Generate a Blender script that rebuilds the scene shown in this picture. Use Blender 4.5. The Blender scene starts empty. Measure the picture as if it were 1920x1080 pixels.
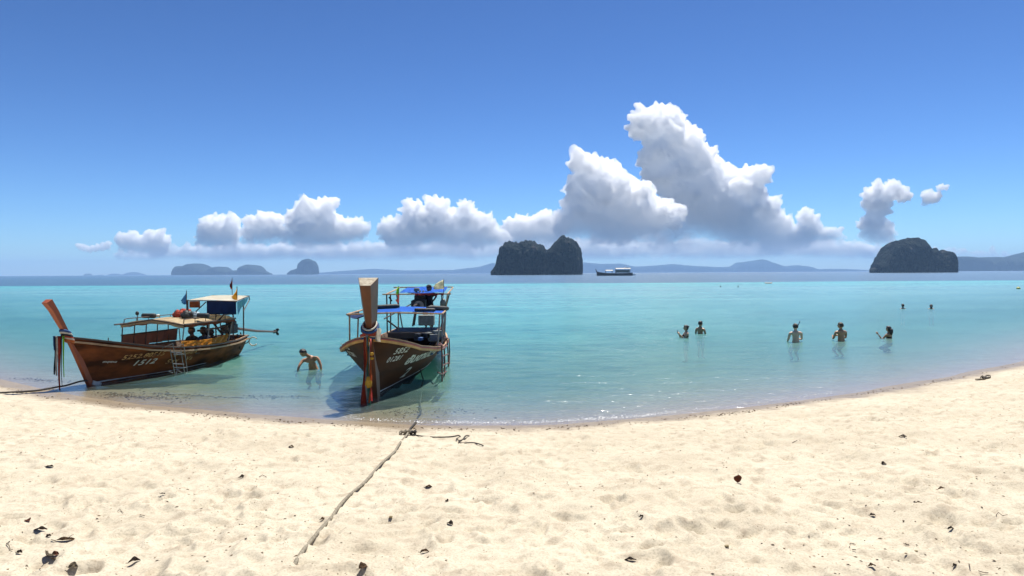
import bpy, bmesh, math, random
import numpy as np
from mathutils import Vector, Matrix, noise as mnoise
R = math.radians
random.seed(7)
rng = np.random.RandomState(11)
sc = bpy.context.scene
col = sc.collection

# ------------------------------------------------------------------ camera
EYE = 2.85
F = 1300.0                                   # focal length in photo pixels (photo is 1920 wide)
cam_d = bpy.data.cameras.new('camera')
cam = bpy.data.objects.new('camera', cam_d); col.objects.link(cam)
cam_d.sensor_width = 36; cam_d.lens = 36 * F / 1920
cam_d.shift_y = -28 / 1920
cam_d.clip_start = .05; cam_d.clip_end = 60000
CAMR = Matrix.Rotation(R(90), 3, 'X') @ Matrix.Rotation(R(-.3), 3, 'Z')
cam.matrix_world = Matrix.Translation((0, 0, EYE)) @ CAMR.to_4x4()
sc.camera = cam

# ------------------------------------------------------------------ sky, sun, exposure
SUN_EL, SUN_AZ = R(67), R(26)                # azimuth measured from +Y towards +X
w = bpy.data.worlds.new('World'); sc.world = w; w.use_nodes = True
nt = w.node_tree; nt.nodes.clear()
out = nt.nodes.new('ShaderNodeOutputWorld'); bg = nt.nodes.new('ShaderNodeBackground')
sky = nt.nodes.new('ShaderNodeTexSky'); sky.sky_type = 'NISHITA'; sky.sun_disc = False
sky.sun_elevation = SUN_EL; sky.sun_rotation = SUN_AZ
sky.air_density = 1.0; sky.dust_density = 1.8; sky.ozone_density = 4.0; sky.altitude = 2500
bg.inputs[1].default_value = .115
gm = nt.nodes.new('ShaderNodeGamma'); gm.inputs[1].default_value = 1.5; nt.links.new(sky.outputs[0], gm.inputs[0])
sm = nt.nodes.new('ShaderNodeMix'); sm.data_type = 'RGBA'; sm.blend_type = 'MULTIPLY'; sm.inputs[0].default_value = 1; sm.inputs[7].default_value = (.22, .262, .285, 1)
nt.links.new(gm.outputs[0], sm.inputs[6]); nt.links.new(sm.outputs[2], bg.inputs[0]); nt.links.new(bg.outputs[0], out.inputs[0])
sl = bpy.data.lights.new('sun', 'SUN'); sl.energy = 5.0; sl.angle = R(.5); sl.color = (1, .955, .88)
so = bpy.data.objects.new('sun', sl); col.objects.link(so)
SDIR = Vector((math.cos(SUN_EL) * math.sin(SUN_AZ), math.cos(SUN_EL) * math.cos(SUN_AZ), math.sin(SUN_EL)))
so.rotation_euler = SDIR.to_track_quat('Z', 'Y').to_euler()
vs = sc.view_settings
vs.view_transform = 'Standard'; vs.look = 'None'; vs.gamma = 1; vs.use_curve_mapping = False; vs.exposure = .72
cy = sc.cycles
sc.render.engine = 'CYCLES'
cy.use_denoising = True; cy.max_bounces = 90; cy.diffuse_bounces = 5; cy.glossy_bounces = 3
cy.transmission_bounces = 4; cy.transparent_max_bounces = 24; cy.volume_bounces = 80
cy.caustics_reflective = False; cy.caustics_refractive = False; cy.sample_clamp_indirect = 4

# ------------------------------------------------------------------ pixel helpers (photo pixels -> points of the world)
def ray(px, py):
    return CAMR @ Vector(((px - 960) / F, -(py - 512) / F, -1))
def at(px, py, Y):
    d = ray(px, py); return Vector((0, 0, EYE)) + d * (Y / d.y)
def onz(px, py, z=0.):
    d = ray(px, py); return Vector((0, 0, EYE)) + d * ((z - EYE) / d.z)

# ------------------------------------------------------------------ numpy noise
def vnoise(x, y, seed=0, per=256):
    r = np.random.RandomState(seed).rand(per, per).astype(np.float32)
    xi = np.floor(x).astype(int); yi = np.floor(y).astype(int)
    fx = x - xi; fy = y - yi
    fx = fx * fx * fx * (fx * (fx * 6 - 15) + 10); fy = fy * fy * fy * (fy * (fy * 6 - 15) + 10)
    a = r[yi % per, xi % per]; b = r[yi % per, (xi + 1) % per]
    c = r[(yi + 1) % per, xi % per]; d = r[(yi + 1) % per, (xi + 1) % per]
    return (a * (1 - fx) + b * fx) * (1 - fy) + (c * (1 - fx) + d * fx) * fy - .5
def fbm(x, y, oct=4, seed=0, gain=.5):
    s = 0; a = 1
    for k in range(oct):
        s = s + a * vnoise(x * 2 ** k + 17.3 * k, y * 2 ** k + 5.1 * k, seed + k); a *= gain
    return s

# ------------------------------------------------------------------ object helpers
def tag(o, label=None, cat=None, group=None, kind=None):
    if label: o['label'] = label
    if cat: o['category'] = cat
    if group: o['group'] = group
    if kind: o['kind'] = kind
    return o
def empty(name, loc=(0, 0, 0), rz=0.):
    o = bpy.data.objects.new(name, None); col.objects.link(o)
    o.location = loc; o.rotation_euler = (0, 0, rz); o.empty_display_size = .2
    return o
def link(name, me, m=None, parent=None):
    o = bpy.data.objects.new(name, me); col.objects.link(o)
    if m is not None:
        me.materials.clear(); me.materials.append(m)
    o.parent = parent
    return o
def grid_mesh(name, V, nu, nv, smooth=True, closed_u=False):
    """V: (nu*nv,3) array, row-major with v fastest"""
    me = bpy.data.meshes.new(name)
    i = np.arange(nu if closed_u else nu - 1)[:, None]; j = np.arange(nv - 1)[None, :]
    a = i * nv + j; b = ((i + 1) % nu) * nv + j
    q = np.stack([a, b, b + 1, a + 1], -1).reshape(-1, 4)
    me.vertices.add(len(V)); me.vertices.foreach_set('co', np.asarray(V, dtype=np.float32).ravel())
    me.loops.add(q.size); me.loops.foreach_set('vertex_index', q.ravel().astype(np.int32))
    me.polygons.add(len(q)); me.polygons.foreach_set('loop_start', np.arange(0, q.size, 4, dtype=np.int32))
    me.polygons.foreach_set('use_smooth', np.full(len(q), smooth))
    me.update(calc_edges=True)
    return me
class MB:
    def __init__(s): s.bm = bmesh.new()
    def quad(s, *p):
        s.bm.faces.new([s.bm.verts.new(q) for q in p]); return s
    def box(s, c, d, rot=None, bev=0.):
        b2 = bmesh.new(); bmesh.ops.create_cube(b2, size=1)
        bmesh.ops.scale(b2, vec=d, verts=b2.verts)
        if bev: bmesh.ops.bevel(b2, geom=b2.edges[:], offset=bev, segments=2, affect='EDGES', profile=.6)
        M = Matrix.Translation(c)
        if rot is not None: M = M @ rot.to_4x4()
        b2.transform(M); s.add(b2); return s
    def hexa(s, p, q):
        """p, q: two rings of equal length, capped"""
        n = len(p); a = [s.bm.verts.new(x) for x in p]; b = [s.bm.verts.new(x) for x in q]
        for i in range(n): s.bm.faces.new((a[i], a[(i + 1) % n], b[(i + 1) % n], b[i]))
        s.bm.faces.new(a[::-1]); s.bm.faces.new(b); return s
    def rings(s, R_, cap=True):
        rs = [[s.bm.verts.new(x) for x in r] for r in R_]; n = len(rs[0])
        for a, b in zip(rs, rs[1:]):
            for i in range(n): s.bm.faces.new((a[i], a[(i + 1) % n], b[(i + 1) % n], b[i]))
        if cap: s.bm.faces.new(rs[0][::-1]); s.bm.faces.new(rs[-1])
        return s
    def tube(s, pts, r=.02, n=7, cap=True):
        pts = [Vector(p) for p in pts]; R_ = []
        rr = r if hasattr(r, '__len__') else [r] * len(pts)
        up = None
        for i, p in enumerate(pts):
            t = (pts[min(i + 1, len(pts) - 1)] - pts[max(i - 1, 0)]).normalized()
            if up is None:
                up = Vector((0, 0, 1)) if abs(t.z) < .9 else Vector((1, 0, 0))
            a = t.cross(up).normalized(); up = a.cross(t).normalized()
            R_.append([p + (a * math.cos(k * 2 * math.pi / n) + up * math.sin(k * 2 * math.pi / n)) * rr[i] for k in range(n)])
        return s.rings(R_, cap)
    def sweep(s, pts, w, h, side):
        """rectangular strip: side = list of outward vectors; h is vertical"""
        R_ = []
        for p, o in zip(pts, side):
            p = Vector(p); o = Vector(o)
            R_.append([p, p + o * w, p + o * w + Vector((0, 0, h)), p + Vector((0, 0, h))])
        return s.rings(R_)
    def sheet(s, P, th=.006):
        """P[i][j] points, a cloth with thickness"""
        me = [[s.bm.verts.new(x) for x in row] for row in P]
        fs = []
        for i in range(len(P) - 1):
            for j in range(len(P[0]) - 1):
                fs.append(s.bm.faces.new((me[i][j], me[i + 1][j], me[i + 1][j + 1], me[i][j + 1])))
        if th: bmesh.ops.solidify(s.bm, geom=fs, thickness=th)
        return s
    def ball(s, c, r, sub=2, sc_=(1, 1, 1), nz=0., rot=None):
        b2 = bmesh.new(); bmesh.ops.create_icosphere(b2, subdivisions=sub, radius=1)
        for v in b2.verts:
            k = 1 + (mnoise.noise(v.co * 1.7 + Vector(c) * 3) * nz if nz else 0)
            v.co = Vector((v.co.x * sc_[0], v.co.y * sc_[1], v.co.z * sc_[2])) * r * k
        M = Matrix.Translation(c)
        if rot is not None: M = M @ rot.to_4x4()
        b2.transform(M); s.add(b2); return s
    def add(s, b2):
        me = bpy.data.meshes.new('tmp'); b2.to_mesh(me); b2.free(); s.bm.from_mesh(me); bpy.data.meshes.remove(me)
    def build(s, name, m, parent=None, smooth=False, loc=None):
        bmesh.ops.recalc_face_normals(s.bm, faces=s.bm.faces[:])
        me = bpy.data.meshes.new(name); s.bm.to_mesh(me); s.bm.free()
        if smooth: me.polygons.foreach_set('use_smooth', [True] * len(me.polygons))
        o = link(name, me, m, parent)
        if loc is not None: o.location = loc
        return o

# ------------------------------------------------------------------ materials
def newmat(name):
    m = bpy.data.materials.new(name); m.use_nodes = True; m.node_tree.nodes.clear()
    return m, m.node_tree.nodes, m.node_tree.links
def mat(name, c1, c2=None, rough=.6, scale=4., stretch=(1, 1, 1), bump=.2, bscale=None, contrast=(.35, .65), spec=.5, metal=0., transl=0., detail=6.):
    m, N, L = newmat(name)
    o = N.new('ShaderNodeOutputMaterial'); b = N.new('ShaderNodeBsdfPrincipled'); L.new(b.outputs[0], o.inputs[0])
    b.inputs['Roughness'].default_value = rough; b.inputs['Metallic'].default_value = metal
    b.inputs['Specular IOR Level'].default_value = spec
    tc = N.new('ShaderNodeTexCoord'); mp = N.new('ShaderNodeMapping'); mp.inputs['Scale'].default_value = stretch
    L.new(tc.outputs['Object'], mp.inputs[0])
    n = N.new('ShaderNodeTexNoise'); n.inputs['Scale'].default_value = scale; n.inputs['Detail'].default_value = detail
    L.new(mp.outputs[0], n.inputs['Vector'])
    r = N.new('ShaderNodeValToRGB'); r.color_ramp.elements[0].position, r.color_ramp.elements[1].position = contrast
    c2 = c2 or tuple(x * .7 for x in c1)
    r.color_ramp.elements[0].color = (*c2, 1); r.color_ramp.elements[1].color = (*c1, 1)
    L.new(n.outputs[0], r.inputs[0]); L.new(r.outputs[0], b.inputs['Base Color'])
    if bump:
        n2 = N.new('ShaderNodeTexNoise'); n2.inputs['Scale'].default_value = bscale or scale * 6; n2.inputs['Detail'].default_value = 5
        L.new(mp.outputs[0], n2.inputs['Vector'])
        bp = N.new('ShaderNodeBump'); bp.inputs['Strength'].default_value = bump; bp.inputs['Distance'].default_value = .02
        L.new(n2.outputs[0], bp.inputs['Height']); L.new(bp.outputs[0], b.inputs['Normal'])
    if transl:
        t = N.new('ShaderNodeBsdfTranslucent'); mx = N.new('ShaderNodeMixShader'); mx.inputs[0].default_value = transl
        L.new(r.outputs[0], t.inputs[0]); L.new(b.outputs[0], mx.inputs[1]); L.new(t.outputs[0], mx.inputs[2]); L.new(mx.outputs[0], o.inputs[0])
    return m

# ------------------------------------------------------------------ shore line and ground height
shore_px = [(0, 712), (67, 728), (157, 745), (267, 760), (467, 777), (633, 788), (800, 797), (1000, 797), (1200, 785), (1400, 762), (1600, 735), (1750, 712), (1850, 692), (1920, 678)]
sp = [onz(*p) for p in shore_px]
sx = [p.x for p in sp]; sy = [p.y for p in sp]
sx = [-300, -60, -30, sx[0] - 3] + sx + [sx[-1] + 4, 45, 90, 300]; sy = [240, 54, 31.5, sy[0] + 2.0] + sy + [sy[-1] + 3.6, 46, 82, 250]
# a dense smooth version of the line
_x = np.linspace(-300, 300, 12000); _y = np.interp(_x, sx, sy); k_ = np.hanning(31); k_ /= k_.sum()
_y[60:-60] = np.convolve(_y, k_, 'same')[60:-60]
_g = np.gradient(_y, _x)
def shore_y(x): return np.interp(x, _x, _y)
def inland(x, y):
    g = np.interp(x, _x, _g)
    return (shore_y(x) - y) / np.sqrt(1 + g * g)
# raster of footprints and trampled sand
RX0, RX1, RY0, RY1, RS = -16., 20., 0., 24., .02
rw, rh = int((RX1 - RX0) / RS), int((RY1 - RY0) / RS)
gx, gy = np.meshgrid(RX0 + np.arange(rw) * RS, RY0 + np.arange(rh) * RS)
ras = (fbm(gx * 1.1, gy * 1.3, 3, 3) * .07 + fbm(gx * 3.1, gy * 3.6, 3, 23) * .043 + fbm(gx * 11, gy * 13, 2, 43) * .011).astype(np.float32)
rid = 1 - np.abs(fbm(gx * 2.2, gy * 2.8, 2, 77)) * 3.2
ras += (np.clip(rid, 0, 1) ** 3 * .034).astype(np.float32)
for k in range(3600):
    cx = rng.uniform(RX0 + 1, RX1 - 1); cyy = rng.uniform(RY0 + 1, RY1 - 1)
    if k < 500: cx, cyy = rng.uniform(-9, 9), rng.uniform(3, 7)
    th = rng.uniform(0, math.pi); la, lb = rng.uniform(.09, .17), rng.uniform(.045, .085); dp = rng.uniform(.013, .040)
    i0, j0 = int((cx - RX0) / RS), int((cyy - RY0) / RS); n_ = 18
    if i0 - n_ < 0 or j0 - n_ < 0 or i0 + n_ >= rw or j0 + n_ >= rh: continue
    X = gx[j0 - n_:j0 + n_, i0 - n_:i0 + n_] - cx; Y = gy[j0 - n_:j0 + n_, i0 - n_:i0 + n_] - cyy
    a = (X * math.cos(th) + Y * math.sin(th)) / la; b = (-X * math.sin(th) + Y * math.cos(th)) / lb
    q = np.sqrt(a * a + b * b)
    ras[j0 - n_:j0 + n_, i0 - n_:i0 + n_] += (-dp * np.exp(-(q ** 3) * .7) + dp * .45 * np.exp(-((q - 1.45) / .35) ** 2)).astype(np.float32)
def ground(x, y, detail=True):
    x = np.asarray(x, dtype=float); y = np.asarray(y, dtype=float)
    d = inland(x, y)
    z = np.where(d > 0, 1.5 * np.tanh(.105 * d / 1.5), -4.0 * np.tanh(.1 * -d / 4.0))
    z = z + fbm(x * .25, y * .25, 2, 90) * .10 * np.clip(d / 4 + .1, 0, 1)
    if detail:
        fi = np.clip((x - RX0) / RS, 0, rw - 1.01); fj = np.clip((y - RY0) / RS, 0, rh - 1.01)
        i = fi.astype(int); j = fj.astype(int); fi = fi - i; fj = fj - j
        r_ = (ras[j, i] * (1 - fi) + ras[j, i + 1] * fi) * (1 - fj) + (ras[j + 1, i] * (1 - fi) + ras[j + 1, i + 1] * fi) * fj
        inside = (x > RX0) & (x < RX1) & (y > RY0) & (y < RY1)
        k = np.clip((d - .35) / 1.6, 0, 1) * inside + (d < 0) * .5 * np.clip(-d / 2, 0, 1) * inside
        z = z + r_ * k
    return z
def gpt(px, py, lift=0., fine=True):
    """the point of the ground seen at a photo pixel"""
    d = ray(px, py); t = 1.
    lo, hi = .5, 80.
    ts = np.linspace(1.5, 60, 1200); P = np.array([[d.x * t / d.y, t, EYE + d.z * t / d.y] for t in ts])
    g = ground(P[:, 0], P[:, 1]); k = np.argmax(P[:, 2] < g)
    a, b = ts[max(k - 1, 0)], ts[k]
    for _ in range(9 if fine else 0):
        c = (a + b) / 2
        if EYE + d.z * c / d.y < float(ground(d.x * c / d.y, c)): b = c
        else: a = c
    x_, y_ = d.x * b / d.y, b
    return Vector((x_, y_, float(ground(x_, y_)) + lift))

# beach and sea bed, one sheet
ys = [-60, -30, -14, -7, -3, -1, .5, 1.5]
y = 2.2
while y < 46: ys.append(y); y += .0062 * y
while y < 12000: ys.append(y); y *= 1.12
ss = np.concatenate([[-60, -20, -8, -4, -2.4, -1.7], np.linspace(-1.3, 1.3, 900), [1.7, 2.4, 4, 8, 20, 60]])
YY = np.array(ys)
G_y = np.repeat(YY, len(ss)); G_x = np.tile(ss, len(YY)) * (np.maximum(G_y, 2.2) + .6) * .85
G_z = ground(G_x, G_y)
far = np.clip((G_y - 60) / 400, 0, 1); G_z = G_z * (1 - far) + far * -6.0
bm_ = grid_mesh('beach', np.stack([G_x, G_y, G_z], 1), len(YY), len(ss))

m, N, L = newmat('sand')
o_ = N.new('ShaderNodeOutputMaterial'); b_ = N.new('ShaderNodeBsdfPrincipled'); L.new(b_.outputs[0], o_.inputs[0])
ge = N.new('ShaderNodeNewGeometry'); sep = N.new('ShaderNodeSeparateXYZ'); L.new(ge.outputs['Position'], sep.inputs[0])
def noise_n(scale, detail=4, vec=None, rough=.6):
    n = N.new('ShaderNodeTexNoise'); n.inputs['Scale'].default_value = scale; n.inputs['Detail'].default_value = detail; n.inputs['Roughness'].default_value = rough
    L.new(vec or ge.outputs['Position'], n.inputs['Vector']); return n
def ramp(fac, stops):
    r = N.new('ShaderNodeValToRGB'); cr = r.color_ramp
    while len(cr.elements) < len(stops): cr.elements.new(.5)
    for e, (p, c) in zip(cr.elements, stops): e.position = p; e.color = (*c, 1) if len(c) == 3 else c
    L.new(fac, r.inputs[0]); return r
def mixc(f, a, b, mode='MIX'):
    x = N.new('ShaderNodeMix'); x.data_type = 'RGBA'; x.blend_type = mode
    for s_, v in ((x.inputs[0], f), (x.inputs[6], a), (x.inputs[7], b)):
        if isinstance(v, (int, float)): s_.default_value = v
        elif isinstance(v, tuple): s_.default_value = (*v, 1)
        else: L.new(v, s_)
    return x.outputs[2]
def math_n(op, a, b=0., c=None, clamp=False):
    x = N.new('ShaderNodeMath'); x.operation = op; x.use_clamp = clamp
    for i, v in enumerate((a, b) if c is None else (a, b, c)):
        if isinstance(v, (int, float)): x.inputs[i].default_value = v
        else: L.new(v, x.inputs[i])
    return x.outputs[0]
n1 = noise_n(.9, 5); n2 = noise_n(60, 3); n3 = noise_n(7, 6)
base = ramp(n1.outputs[0], [(.3, (.43, .375, .278)), (.7, (.53, .472, .36))]).outputs[0]
base = mixc(ramp(n3.outputs[0], [(.50, (0, 0, 0)), (.66, (1, 1, 1))]).outputs[0], base, (.38, .32, .235))
grain = ramp(n2.outputs[0], [(.30, (.72, .72, .72)), (.55, (1, 1, 1))]).outputs[0]
base = mixc(1., base, grain, 'MULTIPLY')
vo = N.new('ShaderNodeTexVoronoi'); vo.inputs['Scale'].default_value = 22; L.new(ge.outputs['Position'], vo.inputs['Vector'])
spk = math_n('LESS_THAN', vo.outputs['Distance'], .11); gate = math_n('GREATER_THAN', noise_n(2.2, 5).outputs[0], .54)
base = mixc(math_n('MULTIPLY', spk, gate), base, (.16, .11, .06))
zz = math_n('ADD', sep.outputs[2], math_n('MULTIPLY', math_n('SUBTRACT', noise_n(1.1, 3).outputs[0], .5), .12))
wet = ramp(math_n('MULTIPLY_ADD', zz, 4.0, .5), [(.66, (1, 1, 1)), (.94, (0, 0, 0))])   # z above .0125..0.075
base = mixc(wet.outputs[0], base, mixc(1., base, (.56, .50, .44), 'MULTIPLY'))
# drift weed lying on the sea bed
wd = noise_n(.55, 7, rough=.75)
seab = math_n('LESS_THAN', sep.outputs[2], -.05)
base = mixc(math_n('MULTIPLY', ramp(wd.outputs[0], [(.60, (0, 0, 0)), (.68, (.75, .75, .75))]).outputs[0], seab), base, (.13, .10, .05))
L.new(base, b_.inputs['Base Color'])
rr_ = mixc(wet.outputs[0], (.9, .9, .9), (.35, .35, .35)); L.new(rr_, b_.inputs['Roughness'])
b_.inputs['Specular IOR Level'].default_value = .25
bp = N.new('ShaderNodeBump'); bp.inputs['Strength'].default_value = .55; bp.inputs['Distance'].default_value = .02
L.new(math_n('ADD', math_n('MULTIPLY', noise_n(14, 6).outputs[0], 1.), math_n('MULTIPLY', n2.outputs[0], .25)), bp.inputs['Height']); L.new(bp.outputs[0], b_.inputs['Normal'])
M_sand = m
tag(link('beach', bm_, M_sand), 'pale sand beach and the shallow sea bed beyond the shore', kind='structure')

# ------------------------------------------------------------------ sea
ys = []; y = 9.
while y < 9800: ys.append(y); y += .0105 * y
ss = np.concatenate([[-9, -5, -3, -2, -1.5], np.linspace(-1.2, 1.2, 560), [1.5, 2, 3, 5, 9]])
YY = np.array(ys); W_y = np.repeat(YY, len(ss)); W_x = np.tile(ss, len(YY)) * W_y * .85
gz = ground(W_x, W_y, False)
depth = np.where(W_y > 200, 6., -gz)
amp = np.clip(depth * .6, .0, 1) * np.exp(-W_y / 60)
wz = (vnoise(W_x * 1.0, W_y * 2.1, 5) * .06 + vnoise(W_x * 2.7 + 3, W_y * 4.3, 6) * .028 + vnoise(W_x * .35, W_y * .8, 8) * .05) * amp
wz += np.sin(inland(W_x, W_y) * 5 + vnoise(W_x * .4, W_y * .4, 9) * 5) * .008 * np.exp(-np.abs(depth) * 3) * (W_y < 40)
wm = grid_mesh('sea', np.stack([W_x, W_y, wz], 1), len(YY), len(ss))
at_ = wm.attributes.new('depth', 'FLOAT', 'POINT'); at_.data.foreach_set('value', depth.astype(np.float32))
bmt = bmesh.new(); bmt.from_mesh(wm)
lay = bmt.verts.layers.float['depth']
bmesh.ops.delete(bmt, geom=[v for v in bmt.verts if v[lay] < -.14], context='VERTS'); bmt.to_mesh(wm); bmt.free()

m, N, L = newmat('sea_water')
o_ = N.new('ShaderNodeOutputMaterial')
ge = N.new('ShaderNodeNewGeometry'); sep = N.new('ShaderNodeSeparateXYZ'); L.new(ge.outputs['Position'], sep.inputs[0])
at2 = N.new('ShaderNodeAttribute'); at2.attribute_name = 'depth'; dep = at2.outputs['Fac']
def mapped(sx_, sy_):
    mp = N.new('ShaderNodeMapping'); mp.inputs['Scale'].default_value = (sx_, sy_, 1); L.new(ge.outputs['Position'], mp.inputs[0]); return mp.outputs[0]
# distance from shore in metres compressed to 0..1 by log
lg = math_n('MULTIPLY', math_n('LOGARITHM', math_n('MAXIMUM', sep.outputs[1], 5.), 10.), .25)      # 10 m .25, 100 m .5, 1 km .75, 10 km 1
lgn = math_n('ADD', lg, math_n('MULTIPLY', math_n('SUBTRACT', noise_n(1, 4, mapped(.004, .02)).outputs[0], .5), .05))
body = ramp(lgn, [(.25, (.24, .42, .31)), (.335, (.12, .36, .30)), (.37, (.07, .335, .31)), (.43, (.075, .31, .32)), (.52, (.11, .30, .33)), (.566, (.07, .325, .335)), (.578, (.028, .09, .155)), (.68, (.032, .10, .17)), (1., (.05, .115, .20))]).outputs[0]
pat = ramp(noise_n(1, 5, mapped(.045, .16)).outputs[0], [(.36, (.60, .84, .90)), (.60, (1.15, 1.06, 1.05))]).outputs[0]
body = mixc(1., body, pat, 'MULTIPLY')
fine = ramp(noise_n(1, 4, mapped(.55, 2.1)).outputs[0], [(.38, (.36, .66, .74)), (.50, (.98, 1., 1.)), (.64, (1.25, 1.10, 1.08))]).outputs[0]  # light and dark of the ripples put into the body colour as streaks
body = mixc(1., body, fine, 'MULTIPLY')
df = N.new('ShaderNodeBsdfDiffuse'); L.new(body, df.inputs[0])
tr = N.new('ShaderNodeBsdfTransparent')
# Beer-Lambert tint of what is seen through the water (the path runs down and back up)
dd = math_n('MAXIMUM', dep, 0.)
cmb = N.new('ShaderNodeCombineColor')
for i, k in enumerate((.85, .10, .17)): L.new(math_n('POWER', 2.718, math_n('MULTIPLY', dd, -k)), cmb.inputs[i])
L.new(cmb.outputs[0], tr.inputs[0])
op = math_n('SUBTRACT', 1., math_n('POWER', 2.718, math_n('MULTIPLY', dd, -.62)))
op = math_n('MULTIPLY', op, .97)
ms = N.new('ShaderNodeMixShader'); L.new(op, ms.inputs[0]); L.new(tr.outputs[0], ms.inputs[1]); L.new(df.outputs[0], ms.inputs[2])
# ripples
b1 = noise_n(1, 3, mapped(1.1, 2.6)); b2 = noise_n(1, 3, mapped(4.2, 8.5)); b3 = noise_n(1, 4, mapped(.22, .7)); b4 = noise_n(1, 2, mapped(16, 26))
hh = math_n('ADD', math_n('ADD', math_n('MULTIPLY', b1.outputs[0], .22), math_n('MULTIPLY', b2.outputs[0], .075)), math_n('ADD', math_n('MULTIPLY', b3.outputs[0], .5), math_n('MULTIPLY', b4.outputs[0], .016)))
bp = N.new('ShaderNodeBump'); bp.inputs['Strength'].default_value = 1.; bp.inputs['Distance'].default_value = .265; L.new(hh, bp.inputs['Height'])
gl = N.new('ShaderNodeBsdfGlossy'); gl.inputs['Roughness'].default_value = .22; gl.inputs[0].default_value = (1, 1, 1, 1); L.new(bp.outputs[0], gl.inputs['Normal'])
fr = N.new('ShaderNodeFresnel'); fr.inputs[0].default_value = 1.33; L.new(bp.outputs[0], fr.inputs['Normal'])
ms2 = N.new('ShaderNodeMixShader'); L.new(math_n('MINIMUM', math_n('MULTIPLY', fr.outputs[0], .35), .34), ms2.inputs[0]); L.new(ms.outputs[0], ms2.inputs[1]); L.new(gl.outputs[0], ms2.inputs[2])
L.new(ms2.outputs[0], o_.inputs[0])
M_sea = m
tag(link('sea', wm, M_sea), 'clear turquoise sea turning dark blue towards the horizon', kind='structure')

# ------------------------------------------------------------------ islands and hills
def poly_island(name, prof, Y, mt, depth_k=.35, nz=.10, nx=120, nth=40, base=0, seed=1, rough_=1., pw=.55):
    """prof: photo pixels of the outline from left to right; built at distance Y with its own depth"""
    P = [at(px, py, Y) for px, py in prof]; xs = [p.x for p in P]; zs = [max(p.z, 0) for p in P]
    X = np.linspace(xs[0], xs[-1], nx); H = np.interp(X, xs, zs)
    wd_ = xs[-1] - xs[0]; hm = max(zs); V = []
    H = np.array([h + min(1, h / hm * 4) * hm * (.055 if nz > .06 else .015) * (mnoise.fractal(Vector((x / hm * 9, seed * 3.3, 0)), .6, 2., 5)) for x, h in zip(X, H)])
    env = np.interp(X, [xs[0], xs[0] + wd_ * .12, xs[-1] - wd_ * .12, xs[-1]], [.35, 1, 1, .35])
    for i in range(nx):
        for j in range(nth):
            th = math.pi * j / (nth - 1); c, s_ = math.cos(th), math.sin(th)
            yy = -math.copysign(abs(c) ** pw, c) * wd_ * depth_k * env[i] * (.45 + .55 * min(1, H[i] / hm * 1.3))
            z = H[i] * s_ ** pw
            v = Vector((X[i], Y + yy, z))
            q = Vector((X[i] / hm * 4 + seed * 7.7, yy / hm * 4, z / hm * 2.4))
            d_ = mnoise.fractal(q, .75, 2.1, 7) * nz * hm * rough_
            ed = min(1, z / (hm * .1) + .3)
            v.x += d_ * .35 * ed; v.y += -math.copysign(1, -yy if yy else 1) * -d_ * abs(c) * 1.6
            v.z = max(z + d_ * s_ * .45 * (j not in (0, nth - 1)), -1) if j not in (0, nth - 1) else -2
            V.append(v)
    me = grid_mesh(name, np.array([tuple(v) for v in V]), nx, nth, smooth=rough_ < .5)
    b = bmesh.new(); b.from_mesh(me); bmesh.ops.holes_fill(b, edges=[e for e in b.edges if e.is_boundary], sides=0); bmesh.ops.recalc_face_normals(b, faces=b.faces[:]); b.to_mesh(me); b.free()
    return link(name, me, mt)
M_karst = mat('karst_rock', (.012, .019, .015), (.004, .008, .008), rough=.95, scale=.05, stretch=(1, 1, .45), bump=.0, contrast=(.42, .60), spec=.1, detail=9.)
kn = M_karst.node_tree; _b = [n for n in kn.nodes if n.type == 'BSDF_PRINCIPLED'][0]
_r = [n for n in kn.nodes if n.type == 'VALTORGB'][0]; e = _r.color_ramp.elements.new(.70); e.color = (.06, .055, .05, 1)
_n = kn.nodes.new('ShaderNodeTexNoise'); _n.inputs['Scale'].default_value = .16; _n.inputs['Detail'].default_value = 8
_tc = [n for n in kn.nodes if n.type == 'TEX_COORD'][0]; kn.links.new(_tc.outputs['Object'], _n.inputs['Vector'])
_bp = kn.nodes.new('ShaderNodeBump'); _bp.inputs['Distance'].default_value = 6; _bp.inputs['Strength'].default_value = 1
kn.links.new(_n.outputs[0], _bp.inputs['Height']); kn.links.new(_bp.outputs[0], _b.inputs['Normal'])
M_hill = mat('forest_hill', (.022, .032, .026), (.014, .022, .018), rough=1, scale=.004, bump=0, spec=.05)
k1 = [(921, 508), (925, 503), (929, 497), (932, 485), (936, 475), (938, 462), (944, 460), (950, 458), (953, 454), (960, 453), (967, 455), (975, 453), (985, 453), (1000, 454), (1007, 458), (1016, 461), (1021, 468), (1025, 471), (1030, 466), (1037, 460), (1041, 452), (1047, 446), (1056, 444), (1064, 446), (1071, 450), (1078, 455), (1084, 460), (1088, 468), (1092, 479), (1093, 490), (1093, 500), (1091, 508)]
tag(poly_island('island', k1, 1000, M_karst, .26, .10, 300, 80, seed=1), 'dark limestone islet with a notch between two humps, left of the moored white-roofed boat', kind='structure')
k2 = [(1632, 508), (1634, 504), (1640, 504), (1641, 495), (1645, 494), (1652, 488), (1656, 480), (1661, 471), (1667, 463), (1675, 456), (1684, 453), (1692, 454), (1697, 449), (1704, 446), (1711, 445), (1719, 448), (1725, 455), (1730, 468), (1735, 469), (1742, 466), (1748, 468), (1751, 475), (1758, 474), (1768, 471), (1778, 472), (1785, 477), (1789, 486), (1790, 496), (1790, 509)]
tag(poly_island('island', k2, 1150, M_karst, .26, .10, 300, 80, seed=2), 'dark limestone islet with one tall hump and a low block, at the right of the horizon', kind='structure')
def isl(prof, Y, lab, seed, nz=.05, dk=.25):
    return tag(poly_island('hill', prof, Y, M_hill, dk, nz, 110, 16, seed=seed, rough_=1), lab, kind='structure')
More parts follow.
